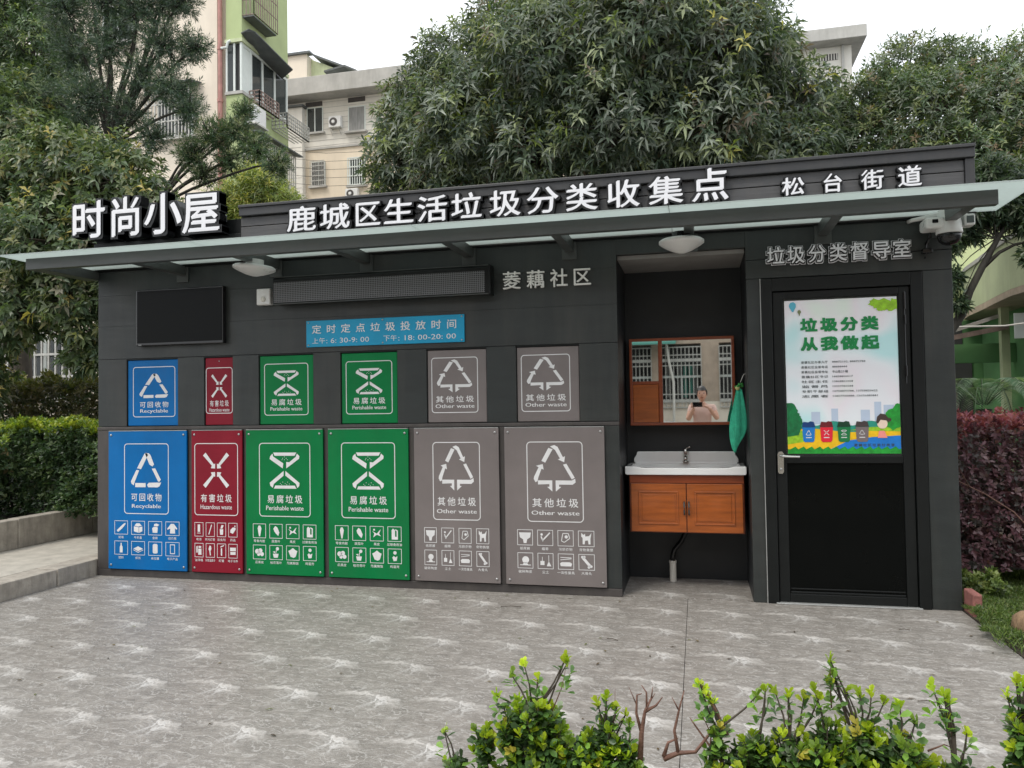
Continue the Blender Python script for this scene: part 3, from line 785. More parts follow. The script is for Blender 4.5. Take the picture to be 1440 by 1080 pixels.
UP_L = ['small blue hatch with recycling triangle under the black television',
        'narrow small crimson hatch with crossed arrows above the crimson board',
        'small green hourglass hatch left of the blue timetable sign',
        'small green hourglass hatch directly under the blue timetable sign',
        'small grey Other waste hatch under the right end of the blue sign',
        'small grey Other waste hatch below the silver community lettering']
# (frame x0,x1,z0,z1) (picto) (characters) (latin)
LOWF = [(-4.734, -4.301), (-4.056, -3.652), (-3.460, -3.006), (-2.739, -2.286), (-1.980, -1.604), (-1.244, -.824)]
ICX = [(-4.83, -4.20), (-4.056, -3.66), (-3.518, -2.958), (-2.796, -2.240), (-2.054, -1.541), (-1.324, -.750)]
def picto(mb, c, x0, x1, z0, z1, y):
    cv = Cv(mb, x0, x1, z0, z1, y)
    if c == 'blue': recyc(cv, False)
    elif c == 'grey': recyc(cv, True)
    elif c == 'red': cross(cv)
    else: hourglass(cv)
def board(i):
    x0, x1, c = PX[i]
    zh, en, icons, caps, nm = SETS[c]
    t = thing('waste_board', ((x0 + x1) / 2, -.02, .06), LOW_L[i], 'sign', 'tall waste boards along the kiosk front')
    box('board', x0, x1, -.030, -.0125, .066, 1.228, c, t, bevel=.004)
    obj('edge', MB().box(x0 + .003, x1 - .003, -.0315, -.013, 1.2285, 1.2335), 'alu', t)
    for sx in (x0 + .028, x1 - .028):
        for sz in (.10, 1.195):
            obj('screw', MB().lathe([(.010, 0), (.009, -.004), (.004, -.006)], (sx, -.0301, sz), 10, 'y'), 'screw', t, smooth=True)
    Y = -.0312
    a, b = LOWF[i]
    f = MB(); ring(f, a, b, .532, 1.124, .03, .0065, Y); obj('printed_frame', f, 'print_white', t)
    w_ = b - a; cx = (a + b) / 2
    p = MB()
    if c == 'grey':
        hw = .141 if i == 4 else .158
        picto(p, c, cx - hw, cx + hw, .756, 1.098, Y)
    else:
        hw = {'blue': .15, 'red': .121, 'green': .132}[c]
        picto(p, c, cx - hw, cx + hw, .757, 1.046, Y)
    obj('pictogram', p, 'print_white', t)
    hw = {'blue': .148, 'red': .143, 'green': .155, 'grey': .152}[c] * (1.13 if i == 5 else 1)
    tm = MB(); cells(tm, zh, cx - hw, cx + hw, .640, .706, Y, .022, .22, 2)
    obj('lettering', tm, 'print_white', t)
    tm = MB(); hl = {'blue': .14, 'red': .145, 'green': .165, 'grey': .158}[c] * (1.13 if i == 5 else 1)
    latin(tm, en, cx - hl, cx + hl, .584, .622 if c in ('red', 'green') else .617, Y, .012)
    obj('lettering', tm, 'print_white', t)
    ia, ib = ICX[i]; pw_ = (ib - ia) ; cw = {0: .132, 1: .082, 2: .116, 3: .114, 4: .1, 5: .118}[i]
    for k in range(8):
        col_, row = k % 4, k // 4
        gx_ = ia + col_ * (pw_ - cw) / 3
        z1 = .474 - row * .170; z0 = z1 - .116
        im = MB()
        ring(im, gx_, gx_ + cw, z0, z1, .002, .004, Y)
        ICON[icons[k]](Cv(im, gx_ + .008, gx_ + cw - .008, z0 + .008, z1 - .008, Y))
        obj('icon', im, 'print_white', t)
        cm_ = MB()
        n = len(caps[k]); cs = min(.026, (cw + .012) / n)
        cells(cm_, caps[k], gx_ + cw / 2 - n * cs / 2, gx_ + cw / 2 + n * cs / 2 - cs * .1, z0 - .034, z0 - .012, Y, .02, .1, 1)
        obj('caption', cm_, 'print_white', t)
for i in range(6): board(i)
UPF = [(-4.679, -4.266), (-3.974, -3.724), (-3.433, -3.039), (-2.712, -2.318), (-1.995, -1.622), (-1.285, -.912)]
def hatch(i):
    x0, x1 = HX[i]; c = PX[i][2]
    zh, en, icons, caps, nm = SETS[c]
    t = thing('hatch', ((x0 + x1) / 2, .02, 1.28), UP_L[i], 'hatch', 'small waste hatches along the kiosk front')
    box('flap', x0 + .006, x1 - .004, .010, .034, 1.272, 1.829, c, t, bevel=.004)
    box('gap_seal', x0, x0 + .005, .008, .036, 1.272, 1.829, 'black', t)
    Y = .0088
    a, b = UPF[i]; cx = (a + b) / 2
    if c == 'red': b = min(b, x1 - .006)
    f = MB(); zt, zb = {'blue': (1.772, 1.345), 'red': (1.748, 1.366), 'green': (1.765, 1.344), 'grey': (1.772, 1.345)}[c]
    ring(f, a, b, zb, zt, .026, .006, Y); obj('printed_frame', f, 'print_white', t)
    p = MB()
    hw, z0, z1 = {'blue': (.144, 1.507, 1.714), 'red': (.075, 1.497, 1.692), 'green': (.112, 1.502, 1.706), 'grey': (.143, 1.503, 1.755)}[c]
    picto(p, c, cx - hw, cx + hw, z0, z1, Y); obj('pictogram', p, 'print_white', t)
    hw = {'blue': .14, 'red': .088, 'green': .136, 'grey': .152}[c]
    tm = MB(); cells(tm, zh, cx - hw, cx + hw, 1.425, 1.476, Y, .022, .22, 2); obj('lettering', tm, 'print_white', t)
    hl = {'blue': .135, 'red': .094, 'green': .142, 'grey': .156}[c]
    tm = MB(); latin(tm, en, cx - hl, cx + hl, 1.383, 1.414, Y, .012); obj('lettering', tm, 'print_white', t)
    if c == 'red':
        obj('screw', MB().lathe([(.006, 0), (.004, -.004)], (cx, .0099, 1.80), 8, 'y'), 'screw', t, smooth=True)
for i in range(6): hatch(i)

# ================================================================== SIGNS
t = thing('timetable_sign', (-2.38, -.01, 1.885), 'cyan blue sign with white collection times on the dark wall', 'sign')
box('board', -3.042, -1.718, -.014, -.0015, 1.886, 2.098, 'cyan', t, bevel=.003)
cw_ = (1.778 - 2.99) / -(10 - .36)
for i_, ch_ in enumerate('定时定点垃圾投放时间'):
    tm = MB(); put(tm, ch_, -2.99 + i_ * cw_, -2.99 + i_ * cw_ + cw_ * .64, 1.992, 2.062, -.0155, .02, 0, 2); obj('character', tm, 'print_white', t)
tm = MB(); cells(tm, '上午', -2.99, -2.875, 1.912, 1.960, -.0155, .004, .08, 2)
latin(tm, ': 6: 30-9: 00', -2.866, -2.50, 1.914, 1.956, -.0155, .004)
cells(tm, '下午', -2.38, -2.265, 1.912, 1.960, -.0155, .004, .08, 2)
latin(tm, ': 18: 00-20: 00', -2.255, -1.785, 1.914, 1.956, -.0155, .004); obj('lettering', tm, 'print_white', t)
for sx in (-3.022, -2.385, -1.738):
    for sz in (1.902, 2.082):
        obj('screw', MB().lathe([(.008, 0), (.005, -.005)], (sx, -.0142, sz), 8, 'y'), 'screw', t, smooth=True)

def built_letters(name, label, s, spans, z0s, z1s, yface, depth, outline, cat='sign', face='white', casing='letter_black', bold=.03, halo=None, group=None):
    cx = (spans[0][0] + spans[-1][1]) / 2
    t = thing(name, (cx, yface + depth, z0s[0]), label, cat, group)
    for ch, (a, b), z0, z1 in zip(s, spans, z0s, z1s):
        f = MB(); put(f, ch, a, b, z0, z1, yface, bold, .002, 4)
        fo = obj('character', f, face, t)
        if casing:
            c = MB(); put(c, ch, a, b, z0, z1, yface + .0055, outline, depth / 2, 3)
            # parent the casing to its character
            o = obj('casing', c, casing, fo)
        if halo:
            c = MB(); put(c, ch, a, b, z0, z1, yface + .0125, halo, .004, 3)
            obj('outline', c, face, fo)
    return t
bz0 = [2.862, 2.858, 2.854, 2.840]; bz1 = [3.182, 3.188, 3.196, 3.174]
BS = [(-5.145, -4.815), (-4.770, -4.455), (-4.425, -4.080), (-4.065, -3.723)]
built_letters('name_lettering', 'largest white box letters 时尚小屋 with black casings at the left end', '时尚小屋', BS, bz0, bz1, -.165, .105, .060, bold=.026)
mb = MB()
for a, b in BS: mb.box(a + .02, b - .02, -.060, -.052, 2.66, 2.90)
MS = [(-3.143, -2.895), (-2.858, -2.610), (-2.566, -2.350), (-2.322, -2.078), (-2.045, -1.808), (-1.774, -1.540), (-1.474, -1.242), (-1.192, -.955), (-.901, -.670), (-.603, -.370), (-.301, -.068), (-.006, .243)]
built_letters('collection_point_lettering', 'row of twelve white letters with black casings along the fascia middle', '鹿城区生活垃圾分类收集点', MS,
              [2.800] * 12, [2.998] * 11 + [3.03], -.122, .068, .060, bold=.025)
built_letters('street_lettering', 'four small spaced white characters 松台街道 at the fascia right end', '松台街道',
              [(.598, .741), (.858, .985), (1.105, 1.240), (1.330, 1.472)], [2.802] * 4, [2.925, 2.93, 2.935, 2.94], -.100, .046, .076, bold=.028)
built_letters('supervision_lettering', 'seven white double-outlined characters above the black door', '垃圾分类督导室',
              [(.494, .607), (.628, .740), (.765, .877), (.902, 1.013), (1.034, 1.150), (1.173, 1.286), (1.299, 1.413)], [2.345] * 7, [2.465] * 7, -.030, .010, .058, bold=.022, halo=.090)
built_letters('community_lettering', 'four slim silver characters 菱藕社区 beside the wash recess', '菱藕社区',
              [(-1.408, -1.270), (-1.222, -1.088), (-1.043, -.915), (-.876, -.740)], [2.268] * 4, [2.402] * 4, -.030, .020, .012, face='silver', casing='silver', bold=.006)

# ================================================================== WALL ITEMS
t = thing('television', (-4.185, 0, 1.94), 'large black switched-off television on the wall above the blue hatch', 'television')
box('casing', -4.600, -3.770, -.050, -.003, 1.945, 2.418, 'plastic_dark', t, bevel=.006)
box('screen', -4.588, -3.782, -.0535, -.0505, 1.968, 2.406, 'tv', t)
box('bracket', -4.3, -4.1, -.0028, -.0008, 2.05, 2.3, 'black', t)
obj('logo_strip', MB().box(-4.575, -4.545, -.0545, -.0515, 1.950, 1.955), 'alu', t)

t = thing('display_box', (-2.4, 0, 2.22), 'long black box with fine perforated mesh front under the canopy', 'display')
mb = MB().prismx([(-.001, 2.236), (-.105, 2.236), (-.105, 2.43), (-.085, 2.447), (-.001, 2.447)], -3.285, -1.498)
obj('housing', mb, 'black', t, bevel=.003)
box('mesh_front', -3.275, -1.525, -.1085, -.1055, 2.243, 2.405, 'mesh', t)
box('trim', -3.285, -1.498, -.1125, -.0855, 2.228, 2.2355, 'beam', t, bevel=.002)
box('trim', -3.285, -1.498, -.09, -.002, 2.4475, 2.454, 'beam', t, bevel=.002)
box('end_cap', -1.4975, -1.482, -.110, -.001, 2.229, 2.452, 'black', t, bevel=.003)

t = thing('sensor_box', (-3.40, 0, 2.24), 'small white plastic box with round button left of the mesh box', 'box')
box('case', -3.462, -3.338, -.055, -.001, 2.240, 2.372, 'plastic_white', t, bevel=.008)
obj('button', MB().lathe([(.022, 0), (.022, -.004), (.016, -.008)], (-3.40, -.0555, 2.285), 16, 'y'), 'pvc', t, smooth=True)

def lamp(x, y, z, rad, dep, tilt, label):
    t = thing('ceiling_lamp', (x, y, z), label, 'lamp', 'saucer lamps under the canopy')
    obj('base', MB().lathe([(rad * .42, .045), (rad * .42, .0), (rad * .6, -.004)], (x, y, z), 28), 'plastic_dark' if tilt == 0 else 'plastic_white', t, smooth=False)
    prof = [(rad * .90, .0), (rad, -.010), (rad * 1.0, -.026), (rad * .93, -.034), (rad * .72, -.034 - dep * .34), (rad * .45, -.034 - dep * .70), (rad * .16, -.034 - dep * .97), (.004, -.034 - dep)]
    o = obj('shade', MB().lathe(prof, (x, y, z - .004), 40), 'plastic_white', t, smooth=True)
    if tilt: t.rotation_euler = (0, R(tilt), 0)
lamp(-.082, -.34, 2.498, .150, .060, 0, 'white saucer lamp under the canopy above the wash recess')
lamp(-3.30, -.34, 2.505, .160, .046, 5, 'slightly tilted white saucer lamp above the small white box')

# cameras
t = thing('dome_camera', (1.60, -.15, 2.42), 'white dome security camera with black glass globe at the canopy end', 'camera')
obj('shroud', MB().lathe([(.058, .155), (.062, .13), (.066, .10), (.074, .05), (.079, .0), (.076, -.006)], (1.605, -.17, 2.462), 28), 'plastic_white', t, smooth=True)
obj('globe', MB().lathe([(.072, 0), (.071, -.02), (.062, -.045), (.045, -.062), (.02, -.072), (.003, -.074)], (1.605, -.17, 2.455), 28), 'plastic_dark', t, smooth=True)
mb = MB(); mb.tube([(1.605, -.17, 2.60), (1.56, -.13, 2.592), (1.42, -.05, 2.586), (1.405, -.005, 2.586)], [.018, .018, .013, .013], 10)
obj('arm', mb, 'plastic_white', t, smooth=True)
t = thing('bullet_camera', (1.50, -.12, 2.48), 'small white box camera facing forward left of the dome camera', 'camera')
mb = MB().box(1.452, 1.568, -.235, -.075, 2.487, 2.560)
obj('body', mb, 'plastic_white', t, bevel=.016)
obj('lens', MB().box(1.490, 1.525, -.2385, -.232, 2.520, 2.545), 'plastic_dark', t, bevel=.004)
mb = MB(); mb.tube([(1.51, -.10, 2.49), (1.515, -.05, 2.45), (1.51, -.002, 2.43)], .008, 8)
obj('bracket', mb, 'plastic_dark', t)
t = thing('sensor_unit', (1.50, -.05, 2.35), 'small dark grey sensor hanging on a cable below the box camera', 'sensor')
obj('body', MB().box(1.475, 1.535, -.06, -.012, 2.362, 2.392), 'plastic_dark', t, bevel=.005)
mb = MB(); mb.tube([(1.512, -.09, 2.49), (1.518, -.06, 2.455), (1.508, -.04, 2.42), (1.505, -.035, 2.392)], .006, 6); mb.tube([(1.505, -.04, 2.362), (1.50, -.03, 2.345), (1.50, -.005, 2.335)], .005, 6)
obj('cable', mb, 'plastic_dark', t)
t = thing('floodlight', (1.70, -.30, 2.47), 'small white lamp head behind the dome camera at the canopy corner', 'lamp')
obj('head', MB().box(1.690, 1.752, -.20, -.10, 2.50, 2.575), 'plastic_white', t, bevel=.01)
obj('window', MB().box(1.700, 1.742, -.2035, -.1995, 2.515, 2.56), 'winglass', t)
obj('stem', MB().tube([(1.72, -.15, 2.57), (1.70, -.15, 2.609)], .008, 8), 'plastic_white', t)

# ================================================================== WASH AREA
t = thing('vanity_cabinet', (-.095, .4, .44), 'orange brown wall-hung wooden cabinet with two doors below the basin', 'cabinet')
X0, X1, YF = -.512, .318, .225
obj('body', MB().box(X0, X1, YF + .022, .645, .430, .858), 'wood2', t, bevel=.003)
def cdoor(a, b, hx):
    d = obj('door', MB().box(a, b, YF, YF + .021, .438, .795), 'wood', t, bevel=.003)
    z0, z1 = .438, .795
    iw = .055
    # raised moulding round a fielded panel
    for q in ((a + iw, b - iw, z1 - iw - .012, z1 - iw), (a + iw, b - iw, z0 + iw, z0 + iw + .012), (a + iw, a + iw + .012, z0 + iw + .012, z1 - iw - .012), (b - iw - .012, b - iw, z0 + iw + .012, z1 - iw - .012)):
        obj('moulding', MB().box(q[0], q[1], YF - .007, YF - .0005, q[2], q[3]), 'wood', d, bevel=.003)
    obj('panel', MB().box(a + iw + .026, b - iw - .026, YF - .004, YF - .0004, z0 + iw + .026, z1 - iw - .026), 'wood', d, bevel=.004)
    hmb = MB(); hmb.tube([(hx, YF - .001, .66), (hx, YF - .022, .655), (hx, YF - .026, .63), (hx, YF - .026, .60), (hx, YF - .022, .575), (hx, YF - .001, .57)], [.007, .006, .007, .007, .006, .007], 8)
    obj('handle', hmb, 'frame_grey', d, smooth=True)
cdoor(X0 + .012, -.098, -.112); cdoor(-.092, X1 - .012, -.078)
box('top_rail', X0 + .002, X1 - .002, YF + .004, YF + .0215, .799, .857, 'wood2', t, bevel=.003)

t = thing('wash_basin', (-.095, .4, .86), 'glossy white ceramic basin on the orange wooden cabinet', 'basin')
mb = MB()
S = lambda x: (x + .095)
xa, xb = -.540, .335
n = 28
prof = []                                   # the front lip dips in the middle
for i in range(n + 1):
    q = i / n
    x = xa + (xb - xa) * q
    e = min(q, 1 - q)
    z = .925 - .012 * (1 if e > .15 else (0 if e < .09 else (e - .09) / .06))
    prof.append((x, z))
pts = prof + [(xb, .868), (xb - .01, .862), (xa + .01, .862), (xa, .868)]
mb.prism(pts[::-1], .195, .245)
obj('front_lip', mb, 'ceramic', t, bevel=.006)
mb = MB()
mb.box(xa, xa + .045, .245, .64, .862, .922); mb.box(xb - .045, xb, .245, .64, .862, .922)
mb.box(xa + .045, xb - .045, .60, .64, .862, .93)
obj('rim', mb, 'ceramic', t, bevel=.006)
mb = MB()                                    # sloping bowl
N1, N2 = 24, 12
vs = []; fs = []
for j in range(N2 + 1):
    for i in range(N1 + 1):
        x = xa + .045 + (xb - xa - .09) * i / N1; y = .245 + .355 * j / N2
        ex = min(i / N1, 1 - i / N1) * 2; ey = min(j / N2, 1 - j / N2) * 2
        d = min(1, ex * 2.2) * min(1, ey * 1.5)
        vs.append((x, y, .915 - .11 * (1 - (1 - d) ** 2)))
for j in range(N2):
    for i in range(N1):
        q = j * (N1 + 1) + i; fs.append((q, q + 1, q + N1 + 2, q + N1 + 1))
mb.add(vs, fs); obj('bowl', mb, 'ceramic', t, smooth=True)
mb = MB()
mb.prism([(xa + .035, .925), (xb - .035, .925), (xb - .035, .955), (xb - .055, .985), (xb - .062, 1.012), (xa + .062, 1.012), (xa + .055, .985), (xa + .035, .955)][::-1], .605, .645)
obj('splash_back', mb, 'ceramic', t, bevel=.006)
t = thing('tap', (-.10, .56, .93), 'small chrome tap standing on the white basin', 'tap')
obj('body', MB().lathe([(.024, 0), (.024, .008), (.016, .012), (.015, .07), (.019, .075), (.018, .10), (.006, .106)], (-.10, .585, .930), 18), 'chrome', t, smooth=True)
mb = MB(); mb.tube([(-.10, .585, .972), (-.10, .54, .978), (-.10, .49, .974), (-.10, .475, .958)], [.011, .010, .010, .010], 10)
obj('spout', mb, 'chrome', t, smooth=True)
mb = MB(); mb.tube([(-.10, .585, 1.03), (-.085, .56, 1.045), (-.065, .53, 1.052)], [.008, .007, .006], 8)
obj('lever', mb, 'chrome', t, smooth=True)

t = thing('drain_pipe', (-.215, .55, 0), 'short pale plastic drain pipe standing on the recess floor', 'pipe')
obj('pipe', MB().lathe([(.026, .006), (.026, .150), (.029, .150), (.029, .166), (.022, .166)], (-.215, .55, 0), 20), 'pvc', t, smooth=False)
mb = MB(); mb.tube([(-.215, .55, .164), (-.215, .55, .20), (-.20, .55, .25), (-.14, .52, .33), (-.11, .47, .40), (-.10, .45, .428)], [.02, .019, .019, .019, .019, .019], 10)
obj('hose', mb, 'plastic_dark', t, smooth=True)

t = thing('mirror_cabinet', (-.115, .58, 1.21), 'wood-framed mirror cabinet with open shelf panel on the recess back wall', 'mirror')
ma, mbb, mz0, mz1, my = -.517, .283, 1.222, 1.905, .50
box('carcass', ma, mbb, my + .016, .648, mz0, mz1, 'wood2', t, bevel=.003)
fr = .022
box('frame', ma, mbb, my, my + .015, mz1 - fr, mz1, 'wood2', t, bevel=.003)
box('frame', ma, mbb, my, my + .015, mz0, mz0 + fr, 'wood2', t, bevel=.003)
box('frame', ma, ma + fr, my, my + .015, mz0 + fr, mz1 - fr, 'wood2', t, bevel=.003)
box('frame', mbb - fr, mbb, my, my + .015, mz0 + fr, mz1 - fr, 'wood2', t, bevel=.003)
box('frame', -.292, -.262, my - .002, my + .015, mz0 + fr, mz1 - fr, 'wood2', t, bevel=.003)
box('frame', ma + fr, -.292, my - .001, my + .015, 1.545, 1.568, 'wood2', t, bevel=.003)
dp = box('door_panel', ma + fr + .002, -.294, my + .006, my + .015, mz0 + fr + .002, 1.544, 'wood', t, bevel=.003)
tilt = Matrix.Rotation(R(0.0), 4, 'Z')
def mirr(a, b, z0, z1, yaw_, roll_):
    cx, cz = (a + b) / 2, (z0 + z1) / 2
    o = obj('mirror_glass', MB().box(a, b, my + .006, my + .010, z0, z1), 'mirror', t)
    return o
mirr(ma + fr + .001, -.293, 1.569, mz1 - fr - .001, 0, 0)
mirr(-.261, mbb - fr - .001, mz0 + fr + .001, mz1 - fr - .001, 0, 0)

# towel on a hook
t = thing('towel', (.30, .30, 1.5), 'green cloth towel hanging from a hook on the recess side wall', 'towel')
mb = MB()
rows = [(1.500, .300, .018, .012), (1.47, .300, .022, .016), (1.40, .298, .034, .022), (1.33, .294, .044, .026), (1.26, .288, .052, .028), (1.20, .285, .054, .028), (1.15, .275, .046, .026), (1.10, .262, .028, .018), (1.06, .258, .016, .012), (1.035, .262, .006, .006)]
ns = 20; vs = []; fs = []
for j, (z, cx, rx, ry) in enumerate(rows):
    for i in range(ns):
        a = 2 * math.pi * i / ns
        f = 1 + .30 * math.sin(a * 4 + z * 7) + .16 * math.sin(a * 7 + 1 + z * 12)
        zz_ = z + (.018 * math.sin(a * 3) if j > 5 else 0)
        vs.append((cx + rx * f * math.cos(a), .27 + ry * f * math.sin(a), zz_))
for j in range(len(rows) - 1):
    for i in range(ns):
        q, r_ = j * ns + i, j * ns + (i + 1) % ns
        fs.append((q, q + ns, r_ + ns, r_))
fs.append(tuple(range(ns)))
mb.add(vs, fs)
o = obj('cloth', mb, 'towel', t, smooth=True)
sm = o.modifiers.new('sub', 'SUBSURF'); sm.levels = sm.render_levels = 1
mb = MB()
for k in range(9):
    a = k * 2.4
    mb.lathe([(.0015, -.010), (.011, -.006), (.013, 0), (.010, .007), (.0015, .010)], (.300 + .022 * math.cos(a), .262 + .014 * math.sin(a), 1.512 + .012 * math.sin(a * 1.7)), 8)
obj('bow', mb, mat('leaf_green_bow', (.05, .30, .06), .7), t, smooth=True)
mb = MB(); mb.lathe([(.004, -.004), (.017, -.003), (.017, .003), (.004, .004)], (.288, .244, 1.497), 14, 'y')
obj('button', mb, mat('pale_yellow_button', (.5, .5, .2), .5), t, smooth=True)
t = thing('wall_hook', (.34, .27, 1.55), 'pale wire hook holding the green towel on the recess side wall', 'hook')
mb = MB(); mb.tube([(.349, .27, 1.60), (.336, .27, 1.598), (.325, .268, 1.575), (.312, .266, 1.545), (.305, .266, 1.525), (.315, .266, 1.515), (.33, .266, 1.53)], .0028, 6)
obj('hook', mb, 'pvc', t, smooth=True)

# ================================================================== POSTER ON THE DOOR
t = thing('poster', (.96, .02, 1.03), 'bright illustrated waste sorting poster on the glass of the black door', 'poster')
PX0, PX1, PZ0, PZ1 = .603, 1.324, 1.030, 2.091
def pm(name, col, **k): return mat(name, srgb(*col)[:3], .5, var=k.get('var', .04), scale=k.get('scale', 5))
m_paper = bpy.data.materials.new('poster_paper')
T = NT(m_paper)
o_ = T.n('ShaderNodeOutputMaterial'); b_ = T.n('ShaderNodeBsdfPrincipled', i_Roughness=.3)
g_ = T.n('ShaderNodeNewGeometry'); nz = T.n('ShaderNodeTexNoise', i_Scale=2.6, i_Detail=1.0)
T.l(g_.outputs['Position'], nz.inputs[0])
T.l(T.ramp(nz.outputs[0], [(.32, srgb(196, 236, 238)), (.45, srgb(236, 242, 246)), (.56, srgb(240, 234, 240)), (.68, srgb(228, 244, 230))]), b_.inputs[0])
T.l(b_.outputs[0], o_.inputs[0])
obj('sheet', MB().box(PX0, PX1, .0165, .0195, PZ0, PZ1), m_paper, t)
def pf(name, m, pts_list, lay):
    mb = MB()
    for k_, pts in enumerate(pts_list):
        q = [(PX0 + x * (PX1 - PX0), PZ0 + z * (PZ1 - PZ0)) for x, z in pts]
        ar = sum(q[i][0] * q[(i + 1) % len(q)][1] - q[(i + 1) % len(q)][0] * q[i][1] for i in range(len(q)))
        if ar < 0: q = q[::-1]
        mb.flat(q, .0160 - lay * .0006 - k_ * .00004)
    return obj(name, mb, m, t)
def wavy(x0, x1, zf, n=26): return [(x0 + (x1 - x0) * i / n, zf(x0 + (x1 - x0) * i / n)) for i in range(n + 1)]
def blobp(cx, cz, rx, rz, n=18, j=.18, seed=0):
    rr_ = random.Random(seed)
    return [(min(1, max(0, cx + rx * (1 + rr_.uniform(-j, j)) * math.cos(2 * math.pi * i / n))), min(1, max(0, cz + rz * (1 + rr_.uniform(-j, j)) * math.sin(2 * math.pi * i / n)))) for i in range(n)]
g1, g2, g3 = pm('poster_green', (30, 150, 50), var=.35, scale=30), pm('poster_leaf', (150, 200, 40), var=.3, scale=40), pm('poster_dark_green', (10, 110, 60), var=.35, scale=30)
yel, blu, lb = pm('poster_yellow', (238, 190, 20), var=.15, scale=20), pm('poster_blue', (20, 120, 205), var=.15, scale=15), pm('poster_pale', (190, 205, 225))
pf('print', lb, [[(.22, .19), (.22, .27), (.30, .27), (.30, .19)], [(.40, .19), (.40, .29), (.46, .29), (.46, .19)], [(.66, .19), (.66, .28), (.74, .28), (.74, .19)], [(.78, .19), (.78, .33), (.84, .33), (.84, .19)], [(.86, .19), (.86, .31), (.95, .31), (.95, .19)]], 0)
pf('print', pm('poster_teal', (40, 150, 130)), [[(0, .12), (0, .2)] + wavy(.1, 1, lambda x: .195 + .015 * math.sin(x * 19)) + [(1, .12)]], 1)
pf('print', yel, [[(0, 0), (0, .14)] + wavy(.05, 1, lambda x: .15 + .012 * math.sin(x * 8)) + [(1, 0)]], 2)
pf('print', g2, [[(0, .06), (0, .145), (.16, .15), (.22, .12), (.18, .08)], [(.55, .15), (.75, .17), (1, .17), (1, .14)]], 3)
pf('print', blu, [[(.36, .02), (.55, .085), (.75, .105), (1, .115), (1, .02)]], 4)
pf('print', g3, [[(0, .33), (.05, .33), (.08, .28), (.10, .22), (.13, .17), (.10, .12), (0, .11)]] + [blobp(.04 + .02 * k, .30 - .03 * k, .04, .03, seed=k) for k in range(4)], 5)
pf('print', g1, [[(0, 0), (0, .03)] + [(x, .028 + .018 * ((k * 7) % 3) / 2) for k, x in enumerate(np.linspace(.02, .98, 40))] + [(1, .03), (1, 0)], blobp(.95, .22, .09, .07, seed=9), blobp(.99, .27, .05, .05, seed=3)], 6)
pf('print', g2, [blobp(.80 + .022 * k, .965 - .011 * (k % 4), .045, .022, 12, .4, seed=20 + k) for k in range(10)] + [blobp(.86, .92, .02, .012, 8, .4, 5), blobp(.92, .93, .025, .014, 8, .4, 6)], 6)
pf('print', pm('poster_balloon', (90, 180, 205)), [blobp(.075, .965, .032, .026, 14, .05, 1), [(.055, .945), (.095, .945), (.08, .925), (.07, .925)]], 6)
pf('print', pm('poster_olive', (120, 130, 90)), [blobp(.135, .925, .016, .013, 12, .05, 2), [(.127, .915), (.143, .915), (.138, .90), (.132, .90)]], 6)
for (bx, cc, dk, kind) in ((.19, (20, 120, 200), (10, 60, 120), 0), (.35, (225, 30, 55), (110, 20, 30), 1), (.505, (15, 120, 65), (5, 60, 35), 2), (.665, (120, 108, 108), (70, 60, 60), 3)):
    pf('print', pm('bin_print', cc), [[(bx - .055, .17), (bx + .06, .17), (bx + .052, .085), (bx + .04, .075), (bx - .035, .075), (bx - .048, .085)]], 7)
    pf('print', pm('bin_print_dark', dk), [[(bx - .058, .172), (bx + .062, .172), (bx + .05, .205), (bx + .02, .21), (bx - .0, .203), (bx - .045, .207)]], 7)
    mb = MB(); x0_ = PX0 + (bx - .024) * (PX1 - PX0); x1_ = PX0 + (bx + .026) * (PX1 - PX0); zz0 = PZ0 + .118 * (PZ1 - PZ0); zz1 = PZ0 + .152 * (PZ1 - PZ0)
    picto(mb, ['blue', 'red', 'green', 'grey'][kind], x0_, x1_, zz0, zz1, .0160 - 8 * .0006)
    mb.box(x0_, x1_, .0158 - 8 * .0006, .016 - 8 * .0006, zz0 - .018, zz0 - .012)
    obj('print', mb, 'print_white', t)
pf('print', pm('poster_face', (240, 215, 195)), [blobp(.845, .19, .045, .032, 16, .03, 4)], 7)
pf('print', pm('poster_hair', (70, 55, 50)), [[(.79, .20), (.80, .235), (.83, .255), (.87, .25), (.90, .225), (.905, .19), (.88, .21), (.83, .215), (.805, .19)], blobp(.91, .215, .015, .012, 8, .1, 8)], 8)
pf('print', pm('poster_dress', (245, 150, 140)), [[(.815, .145), (.86, .145), (.885, .10), (.80, .10)]], 7)
gt = pm('heading_green', (5, 135, 70), var=.2, scale=30)
cw_ = (1.203 - .708) / 3.8
for zr, row_ in ((1.872, '垃圾分类'), (1.742, '从我做起')):
    for i_, ch_ in enumerate(row_):
        tm = MB(); put(tm, ch_, .708 + i_ * cw_, .708 + i_ * cw_ + cw_ * .8, zr, zr + .090, .0112, .045, 0, 3); obj('character', tm, gt, t)
tm = MB()
lines = [('菱藕社区办事大厅', '88872132, 88872788'), ('菱藕社区监督电话', '88888444'), ('菱藕社区监督地址', '中山路20幢'), ('菱藕社区书记', '18858800017'), ('社区主任', '13868801008'), ('监督员', '13957781588'),
         ('专职干部组', '13758879788, 13758830622'), ('志愿者', '13857725888, 13676480881')]
for k, (a, b) in enumerate(lines):
    z = 1.650 - k * .0335
    cells(tm, a, .704, .876, z, z + .018, .0125, .02, .15, 1)
    n = len(b)
    if k == 2: cells(tm, '中山路', .905, .957, z, z + .018, .0125, .02, .1, 1); latin(tm, '20', .96, .982, z + .002, z + .017, .0125, .01, 1); cells(tm, '幢', .986, 1.004, z, z + .018, .0125, .02, 0, 1)
    else: latin(tm, b, .905, .905 + n * .0118, z + .003, z + .016, .0125, .01, 1)
